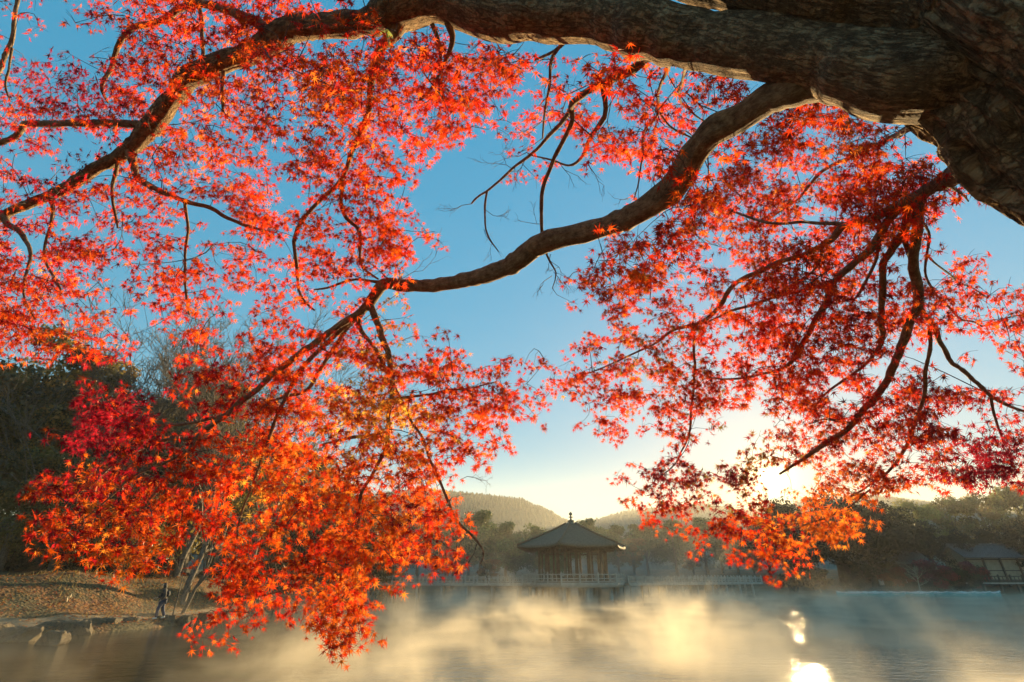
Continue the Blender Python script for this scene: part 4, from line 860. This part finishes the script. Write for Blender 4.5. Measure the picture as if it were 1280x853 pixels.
 'Eb': ('E', [(1140, 248, 13, 3.08), (1123, 264, 12, 3.15), (1102, 292, 11.4, 3.25), (1070, 329, 10.6, 3.35), (1046, 349, 10, 3.45), (1031, 381, 9, 3.55), (1012, 413, 8, 3.65), (997, 439, 7, 3.75), (985, 455, 5.6, 3.8), (960, 466, 4.4, 3.9), (923, 473, 3.6, 4.0), (885, 473, 2.4, 4.1)]),
 'Ec': ('E', [(1044, 351, 6, 3.45), (1010, 362, 5.4, 3.6), (960, 374, 4.6, 3.8), (925, 385, 4, 3.9), (885, 402, 3, 4.1)]),
 'Ed': ('E', [(1150, 242, 13, 3.05), (1136, 256, 11.6, 3.15), (1131, 282, 11.4, 3.25), (1115, 316, 10.4, 3.35), (1106, 336, 9.6, 3.45), (1103, 371, 9, 3.55), (1099, 402, 8, 3.65), (1099, 429, 7, 3.75), (1086, 450, 5, 3.85), (1062, 468, 4, 3.95), (1035, 490, 3, 4.1), (1010, 520, 2, 4.2)]),
 'Ee': ('E', [(1160, 238, 17, 3.0), (1149, 252, 15, 3.1), (1146, 297, 13.6, 3.2), (1141, 324, 14, 3.3), (1146, 355, 13.6, 3.4), (1148, 381, 13, 3.48), (1138, 402, 12, 3.55), (1128, 429, 11.8, 3.6), (1120, 450, 11, 3.66), (1107, 479, 10, 3.75), (1086, 506, 9, 3.82), (1065, 529, 8, 3.9), (1028, 556, 6.8, 4.0), (999, 577, 4.8, 4.1), (975, 592, 3, 4.2)]),
 'Ef': ('E', [(1130, 298, 7, 3.3), (1135, 312, 7, 3.3), (1141, 326, 7, 3.32)]),
 'Eg': ('E', [(1148, 378, 10, 3.48), (1153, 390, 8.4, 3.55), (1162, 408, 7, 3.6), (1178, 434, 6.4, 3.7), (1188, 453, 6.2, 3.75), (1212, 474, 6, 3.85), (1238, 495, 5.2, 3.95), (1264, 509, 4.4, 4.0), (1300, 520, 3.4, 4.1)]),
 'Eh': ('E', [(1162, 408, 5.6, 3.62), (1160, 448, 5.2, 3.7), (1154, 495, 5, 3.8), (1144, 529, 4.6, 3.9), (1131, 561, 4.2, 3.95), (1110, 590, 3.6, 4.05), (1086, 608, 2.8, 4.1), (1062, 622, 2, 4.2)]),
 'Ei': ('E', [(1152, 262, 5, 3.1), (1155, 290, 4, 3.3), (1158, 340, 3.4, 3.5), (1170, 366, 3, 3.6), (1196, 395, 3, 3.75), (1222, 405, 2.6, 3.85), (1242, 404, 2, 3.9), (1280, 392, 2, 4.0)]),
 'Ej': ('E', [(1158, 318, 3, 3.4), (1183, 339, 2.6, 3.55), (1204, 355, 2.2, 3.7), (1235, 372, 1.6, 3.8)]),
 'Ek': ('E', [(1238, 496, 4, 3.95), (1249, 535, 3, 4.0), (1254, 556, 2, 4.05)]),
 'El': ('E', [(1102, 290, 5.6, 3.25), (1094, 326, 4.6, 3.4), (1073, 366, 3.6, 3.6), (1062, 384, 2.4, 3.7)]),
 'Em': ('E', [(867, 407, 4, 4.12), (868, 464, 3.6, 4.2), (864, 519, 3.2, 4.3), (858, 553, 2.8, 4.35), (847, 576, 2.2, 4.4), (830, 590, 1.6, 4.45)]),
 'En': ('E', [(1030, 303, 4, 3.5), (1020, 330, 3.6, 3.6), (1002, 352, 3.2, 3.7), (960, 372, 2.4, 3.8)]),
 'Eo': ('E', [(1088, 612, 2.5, 4.1), (1050, 640, 2, 4.2), (1000, 660, 2, 4.25), (960, 670, 1.6, 4.3)]),
 'Ep': ('E', [(1065, 529, 4, 3.9), (1030, 525, 2.6, 4.0), (1010, 530, 2, 4.1)]),
 'Eq': ('E', [(1170, 130, 20, 2.4), (1120, 170, 8, 3.2), (1080, 190, 6, 3.6), (1030, 215, 5, 3.9), (980, 260, 3.5, 4.2), (940, 290, 2.5, 4.3)]),
 'Er': ('E', [(1180, 222, 6, 2.9), (1200, 240, 3.2, 3.0), (1212, 250, 2, 3.05)]),
}
part = {}; SK = {}      # SK: skeleton sample points per top limb
nodes, nroot, npx = [], [], []
sizes = {}
for key, (par, P) in LIMBS.items():
    if key[0] == 'E': P = [(a, b, w * 0.85, d if d < 2.9 else 2.9 + (d - 2.9) * 1.7) for a, b, w, d in P]
    if key[0] in 'ABD': P = [(a, b, w, d if d < 3.6 else 3.6 + (d - 3.6) * 1.7) for a, b, w, d in P]
    pts_, rr_ = PW(P); big = par is None
    n = 64 if key in 'AC' or key == 'G' else (20 if big else 10)
    V, Fc, C, rr = limb_tube(pts_, rr_, n, 0.025 if key in ('A', 'G', 'C') else 0.045, 0.22 if key in ('A', 'C', 'G') else 0.3, hash_ := (sum(map(ord, key)) * 1.37), 0.05 if key in ('A', 'C', 'G') else 0.0)
    o = mesh_np('limb' if big else 'branch', [tuple(v) for v in V], Fc, maple if big else part[par], M['bark'] if key in ('A', 'G') else M['bark_fine'], smooth=True)
    if key in 'AGC': RIMS.append((C, rr))
    bark_coords(o); part[key] = o; top = key[0]
    for i in range(0, len(C), 2):
        if key == 'G' or (key in ('A',) and rr[i] > 0.07): continue
        nodes.append(C[i]); nroot.append(top); sizes[len(nodes) - 1] = rr[i]
GRID = """
5225467888 9624300000 0000000000 0000000000
2321375576 5344343421 1200000000 0000000000
5663488743 8675757858 5346432431 0000000000
6568783388 7898688984 4542766651 2630000000
8878874579 8587987962 3641677100 8895000000
2614448787 6787957623 4314677127 8699720000
6433478846 4877952102 4105663589 7569872000
5647897557 5465950000 0001510889 9999753400
4565664127 7675783000 0000006889 9887651000
6678874047 6486783000 0005568589 9877531000
8885146777 3477671000 0017788757 8866535511
8787126851 6743540000 0037778778 9886676556
9756207832 7777660000 0015766868 8877764657
7626402452 8885697652 0046777778 7886642313
0000000567 6643898876 5688888886 5675261133
0016760686 7589999888 4458877862 7876778884
0037882675 8789998757 1015557401 4667888657
0278883588 9978899775 0000037415 7774786678
0489985789 8968889620 0000578766 3788655799
0899986889 8989899710 0000387345 5753000120
0799996589 9989999810 0000021377 8784000000
0238994457 6699898700 0000000255 7300000000
0002562058 7746652400 0000000000 1000000000
0000000377 1678410000 0000000000 0000000000
0000000241 0378200000 0000000000 0000000000
0000000000 0005100000 0000000000 0000000000
""".split()
GR = np.array([[int(c) for c in ''.join(GRID[i * 4:i * 4 + 4])] for i in range(26)], float)
def dens(px, py):
    u = px / 32 - 0.5; v = py / 32 - 0.5; i0 = int(math.floor(u)); j0 = int(math.floor(v)); fu, fv = u - i0, v - j0
    g = lambda j, i: GR[min(max(j, 0), 25), min(max(i, 0), 39)] if j < 26 else 0.0
    a = (g(j0, i0) * (1 - fu) + g(j0, i0 + 1) * fu) * (1 - fv) + (g(j0 + 1, i0) * (1 - fu) + g(j0 + 1, i0 + 1) * fu) * fv
    b = g(int(py // 32), int(px // 32)); return (0.25 * a + 0.75 * b) / 9
NP = np.array([tuple(n_) for n_ in nodes]); NPX = np.array([PX(n_) for n_ in nodes]); ND = np.array([n_[1] * CP + (n_[2] - CAMZ) * SP for n_ in nodes])
def rim_points(C_, r_, k=3):
    out = []
    for i in range(0, len(C_), k):
        p = C_[i]; t = (C_[min(i + 1, len(C_) - 1)] - C_[max(i - 1, 0)]).normalized(); vw = (Vector((0, 0, CAMZ)) - p).normalized()
        a = (SUN - t * SUN.dot(t)); b_ = (vw - t * vw.dot(t)); n_ = (a.normalized() + b_.normalized())
        if n_.length > 1e-3: out.append(tuple(p + n_.normalized() * r_[i]))
    return out
RIM = np.array(rim_points(TRUNK_C, TRUNK_R, 4) + [p for c_, r_ in RIMS for p in rim_points(c_, r_, 3)]); SUNV = np.array(tuple(SUN))
def shades(q):
    v = RIM - np.array(tuple(q)); t = -(v @ SUNV); d_ = np.linalg.norm(v + t[:, None] * SUNV, axis=1); return bool(((t > 0) & (d_ < 0.12)).any())
anchors = []
tries = 0
while tries < 34000:
    tries += 1
    px = rnd.uniform(-90, 1370); py = rnd.uniform(-110, 815)
    dn = dens(min(max(px, 1), 1279), max(py, 1))
    if dn <= 0.02: continue
    nz = noise.noise((px / 26, py / 22, 1.5)) * 1.5 + noise.noise((px / 60, py / 50, 7.5)) * 0.7
    p = dn ** 1.5 * (1 + nz * (1.5 - dn)) * 0.42
    if px > 700 and py > 100: p *= 1.15
    if px < 330 and py > 490: p *= 0.62
    elif px < 620 and py > 540: p *= 0.85
    if px < 52 and py > 470: continue
    if math.hypot(px - 204, py - 748) < 30 or (px < 196 and py > 715): continue
    if rnd.random() > p: continue
    if math.hypot(px - 960, py - 598) < 15: continue
    dd = np.hypot(NPX[:, 0] - px, NPX[:, 1] - py); k = np.argsort(dd)[:7]; w = 1 / (dd[k] + 12)
    z = float((ND[k] * w).sum() / w.sum()); z = z + rnd.gauss(0.0, 0.26)
    if 320 < px < 430 and 60 < py < 140 and rnd.random() < 0.35: z = rnd.uniform(2.6, 3.1)
    z = max(z, 2.7); q = W(px, py, z); g = 0
    while shades(q) and g < 14:      # boughs spread in depth so that the low sun still rakes the great limbs
        g += 1; q = W(px, py, max(2.6, z + rnd.uniform(-0.8, 1.1)))
    if g == 14 and rnd.random() < 0.6: continue
    anchors.append((float(np.min(dd[k])) , px, py, q))
anchors.sort(key=lambda a: a[0])
# grow twigs from the nearest wood out to every spray
cap = len(nodes) + len(anchors) * 6; BUF = np.zeros((cap, 3)); BUF[:len(nodes)] = NP; cnt = len(nodes); root = list(nroot)
twigs = {}; sprays = []
for _, px, py, q in anchors:
    qa = np.array(q); d2 = ((BUF[:cnt] - qa) ** 2).sum(1); k = int(np.argmin(d2)); a = Vector(BUF[k]); r_ = root[k]; L = (q - a).length
    n = 1 if L < 0.1 else (2 if L < 0.25 else 4); mid = [a]; side = Vector((rnd.gauss(0, 1), rnd.gauss(0, 1), rnd.gauss(0, 1))) * L * 0.10
    for i in range(1, n + 1):
        t = i / n; p = a.lerp(q, t) + side * math.sin(math.pi * t) + Vector((0, 0, 0.06 * L * math.sin(math.pi * t))); mid.append(p)
        BUF[cnt] = p; root.append(r_); cnt += 1
    r0 = 0.0024 + min(0.0045, 0.005 * L); twigs.setdefault(r_, MB()).tube(mid, [r0 * (1 - 0.6 * i / n) for i in range(n + 1)], 4, cap=False)
    for _k in range(3):
        e = q + Vector((rnd.gauss(0, 1), rnd.gauss(0, .8), rnd.gauss(0, .6))).normalized() * rnd.uniform(0.06, 0.12) - Vector((0, 0, .02)); twigs[r_].tube([mid[-1], (mid[-1] + e) / 2 + Vector((0, 0, .008)), e], [0.0018, 0.0015, 0.001], 3, cap=False)
    sprays.append((q, (q - mid[-2]).normalized() if (q - mid[-2]).length > 1e-5 else Vector((0, 0, -1)), px, py, r_))
# a few bare twig ends, as in the photograph
def bare_spray(p, d, L, r, lv, mb):
    q = p + d * L; m_ = (p + q) / 2 + Vector((rnd.gauss(0, 1), rnd.gauss(0, 1), rnd.gauss(0, 1))) * L * 0.1
    mb.tube([p, m_, q], [r, r * 0.8, r * 0.5], 4, cap=False)
    if lv == 0: return
    for s_ in range(rnd.choice((2, 3))):
        bare_spray(m_ if s_ == 0 else q, (d + Vector((rnd.gauss(0, .6), rnd.gauss(0, .4), rnd.gauss(0, .6)))).normalized(), L * rnd.uniform(0.5, 0.8), r * 0.65, lv - 1, mb)
for (px, py, z, key, dx, dy, L) in ((590, 255, 4.3, 'D', -1, 0.3, .13), (606, 262, 4.2, 'D', 0.9, 0.5, .1), (605, 287, 4.2, 'D', 0.5, 0.9, .12), (660, 190, 4.0, 'D', -1, 0.3, .13), (678, 280, 3.88, 'D', -1, -0.1, .12),
                                     (690, 345, 4.0, 'D', -0.6, 0.6, .09), (692, 340, 4.0, 'D', 0.5, 0.7, .09), (640, 211, 4.1, 'D', -1, -.3, .13), (656, 200, 4.1, 'D', -0.5, .8, .1), (500, 350, 4.2, 'C', 1, -0.4, .18), (688, 318, 3.7, 'C', 0.6, 0.9, .1),
                                     (603, 690, 4.2, 'C', 0.2, 1, .12), (596, 680, 4.2, 'C', -0.4, 1, .12), (575, 600, 4.3, 'C', 1, -0.1, .12), (140, 75, 4.05, 'A', -1, -0.1, .16), (700, 205, 3.8, 'D', 0.8, 0.6, .12), (735, 200, 3.75, 'D', 0.5, 1, .11),
                                     (795, 240, 4.1, 'D', -.8, .5, .1), (230, 300, 4.1, 'A', -1, 0.2, .15), (260, 300, 4.15, 'A', 0.4, 0.8, .13), (715, 160, 3.7, 'D', 1, .4, .15), (680, 150, 3.7, 'D', -1, 0.6, .15), (690, 110, 3.6, 'D', 1, .8, .15)):
    p = W(px, py, z); d = (W(px + dx * 30, py + dy * 30, z) - p).normalized(); bare_spray(p, d, L * 1.2, 0.0035, 3, twigs.setdefault(key, MB()))
for k, mb in twigs.items():
    mb.v = [tuple(Vector(v) - MO) for v in mb.v]; tag(mb.build('twigs', M['twig'], part[k]), kind='stuff')
# leaves: seven-lobed maple stars
def lobes(s=1.0):
    angs = [0, 36, 74, 122, -36, -74, -122]; lens = [1.0, 0.94, 0.78, 0.46, 0.94, 0.78, 0.46]; order = [6, 5, 4, 0, 1, 2, 3]
    A = [angs[i] for i in order]; Ln = [lens[i] for i in order]; V = [(0, 0, 0)]
    val = [-165] + [(A[i] + A[i + 1]) / 2 for i in range(6)] + [165]; vr = [0.05, .13, .19, .23, .23, .19, .13, .05]
    for a, r in zip(val, vr): V.append((math.sin(R(a)) * r, math.cos(R(a)) * r, 0.02))
    for a, r in zip(A, Ln): V.append((math.sin(R(a)) * r, math.cos(R(a)) * r, -0.16 * r))
    V += [(-0.018, -0.02, 0), (0.018, -0.02, 0), (0.014, -0.45, 0.05), (0.05, -0.85, 0.16)]
    Fl = [(0, 1 + i, 9 + i, 2 + i) for i in range(7)] + [(16, 17, 19, 18)]; return np.array(V), np.array(Fl)
LV, LF = lobes(); nlv = len(LV)
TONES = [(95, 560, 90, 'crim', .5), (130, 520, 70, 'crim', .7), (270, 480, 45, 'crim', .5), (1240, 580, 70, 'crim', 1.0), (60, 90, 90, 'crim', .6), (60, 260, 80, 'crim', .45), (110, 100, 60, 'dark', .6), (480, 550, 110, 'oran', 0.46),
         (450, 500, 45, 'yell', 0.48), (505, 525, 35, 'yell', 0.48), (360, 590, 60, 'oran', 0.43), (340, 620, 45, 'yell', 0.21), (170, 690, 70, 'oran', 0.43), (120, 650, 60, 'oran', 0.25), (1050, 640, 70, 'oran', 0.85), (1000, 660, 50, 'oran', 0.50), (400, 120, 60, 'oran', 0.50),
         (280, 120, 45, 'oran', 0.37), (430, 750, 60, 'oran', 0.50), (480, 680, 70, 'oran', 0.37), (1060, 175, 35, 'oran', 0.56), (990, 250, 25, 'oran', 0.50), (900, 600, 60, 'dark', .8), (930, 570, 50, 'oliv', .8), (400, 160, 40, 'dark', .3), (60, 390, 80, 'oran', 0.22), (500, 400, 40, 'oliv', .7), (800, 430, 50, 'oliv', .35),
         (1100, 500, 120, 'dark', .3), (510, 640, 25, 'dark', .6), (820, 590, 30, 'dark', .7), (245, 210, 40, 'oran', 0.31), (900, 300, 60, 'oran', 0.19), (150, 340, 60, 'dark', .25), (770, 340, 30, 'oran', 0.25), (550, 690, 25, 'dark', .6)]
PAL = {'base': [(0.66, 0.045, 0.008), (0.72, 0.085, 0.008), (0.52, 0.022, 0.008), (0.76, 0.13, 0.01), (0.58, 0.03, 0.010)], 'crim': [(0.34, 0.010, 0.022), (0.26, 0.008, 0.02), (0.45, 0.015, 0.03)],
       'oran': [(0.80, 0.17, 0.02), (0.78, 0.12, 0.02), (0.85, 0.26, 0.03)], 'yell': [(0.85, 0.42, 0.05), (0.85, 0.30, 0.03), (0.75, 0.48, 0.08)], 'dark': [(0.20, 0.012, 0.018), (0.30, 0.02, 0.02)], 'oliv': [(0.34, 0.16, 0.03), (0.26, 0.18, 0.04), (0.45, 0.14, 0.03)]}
acc = {}
for q, d, px, py, r_ in sprays:
    n = rnd.choice((7, 8, 9, 10, 11, 12, 13)); tone = 'base'
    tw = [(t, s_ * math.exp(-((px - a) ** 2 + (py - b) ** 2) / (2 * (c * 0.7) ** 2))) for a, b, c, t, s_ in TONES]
    vr = noise.noise((px / 45, py / 45, 33.0)); dirk = Vector((rnd.gauss(0, 1), rnd.gauss(0, 1), rnd.gauss(0, .35))).normalized()
    plane_n = (Vector((0.1, -0.45, 0.75)) + Vector((rnd.gauss(0, .3), rnd.gauss(0, .3), rnd.gauss(0, .2)))).normalized()
    for i in range(n):
        ang_ = rnd.uniform(0, 6.28); rad_ = 0.105 * math.sqrt(rnd.random()) * 1.15
        u = plane_n.cross(dirk).normalized(); v = plane_n.cross(u)
        p = q + (u * math.cos(ang_) + v * math.sin(ang_)) * rad_ + plane_n * rnd.gauss(0, 0.02) - Vector((0, 0, rad_ * 0.35))
        nn = (Vector((0.0, -0.85, -0.25)) + Vector((rnd.gauss(0, .4), rnd.gauss(0, .4), rnd.gauss(0, .4)))).normalized()
        down = (Vector((0, 0.0, -0.8)) + (p - q).normalized() * 0.7 + Vector((rnd.gauss(0, .4), rnd.gauss(0, .4), rnd.gauss(0, .4)))); yv = (down - nn * down.dot(nn)).normalized(); xv = yv.cross(nn)
        s_ = rnd.uniform(0.036, 0.062) * (1.12 if q.y > 3.6 else 1.0); tone = 'base'
        x_ = rnd.random()
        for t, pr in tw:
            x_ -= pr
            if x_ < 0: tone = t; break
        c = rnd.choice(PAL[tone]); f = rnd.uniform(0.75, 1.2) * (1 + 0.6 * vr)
        acc.setdefault(r_, []).append((p, xv, yv, nn, s_, tuple(min(0.95, x__ * f) for x__ in c), rnd.uniform(-0.3, 1.2)))
tot = 0
for k, L_ in acc.items():
    P = np.array([tuple(a[0]) for a in L_]); Xv = np.array([tuple(a[1]) for a in L_]); Yv = np.array([tuple(a[2]) for a in L_]); Nv = np.array([tuple(a[3]) for a in L_]); S = np.array([a[4] for a in L_]); Cc = np.array([a[5] for a in L_]); cu = np.array([a[6] for a in L_])
    # curl differs from leaf to leaf, lobes droop
    V = P[:, None] + S[:, None, None] * (Xv[:, None] * LV[None, :, 0:1] + Yv[:, None] * LV[None, :, 1:2] + Nv[:, None] * (LV[None, :, 2:3] * cu[:, None, None] + nrs.normal(0, 0.05, (len(L_), nlv, 1))))
    V = V.reshape(-1, 3) - np.array(MO); Fl = (LF[None] + (np.arange(len(L_)) * nlv)[:, None, None]).reshape(-1, 4); C3 = np.repeat(Cc, nlv, 0)
    mesh_np('foliage', V, Fl, part[k], M['maple_leaf'], C3); tot += len(L_)
open('/tmp/info','w').write(repr((tot,len(sprays)))); print('leaves', tot, 'sprays', len(sprays))
# a fern sprig growing on the limb
fm = leaf_mat('fern_green', 0.4, 0.1); V, Fc, Cc = [], [], []
fp = W(478, 36, 3.28); fern = thing('fern', 'small yellow green fern sprig growing on the great limb of the maple', 'fern', fp)
for i, (dx, dy) in enumerate(((-16, -6), (-15, 2), (-11, 6), (-5, 9), (-8, -8), (2, 8), (6, 26), (3, 20), (8, 14), (-2, 5))):
    e = W(478 + dx * 1.1, 36 + dy * 1.1, 3.25) - fp; st = Vector((0.004 * i, 0, 0)); sd = Vector((1, 0, 0)) if abs(dy) > abs(dx) else Vector((0, 0, 1)); b = len(V)
    V += [tuple(st), tuple(st + e * 0.5 + sd * 0.012), tuple(st + e), tuple(st + e * 0.5 - sd * 0.012)]; Fc.append((b, b + 1, b + 2, b + 3)); Cc += [(0.28, 0.34, 0.06)] * 4
mesh_np('frond', V, Fc, fern, fm, np.array(Cc))
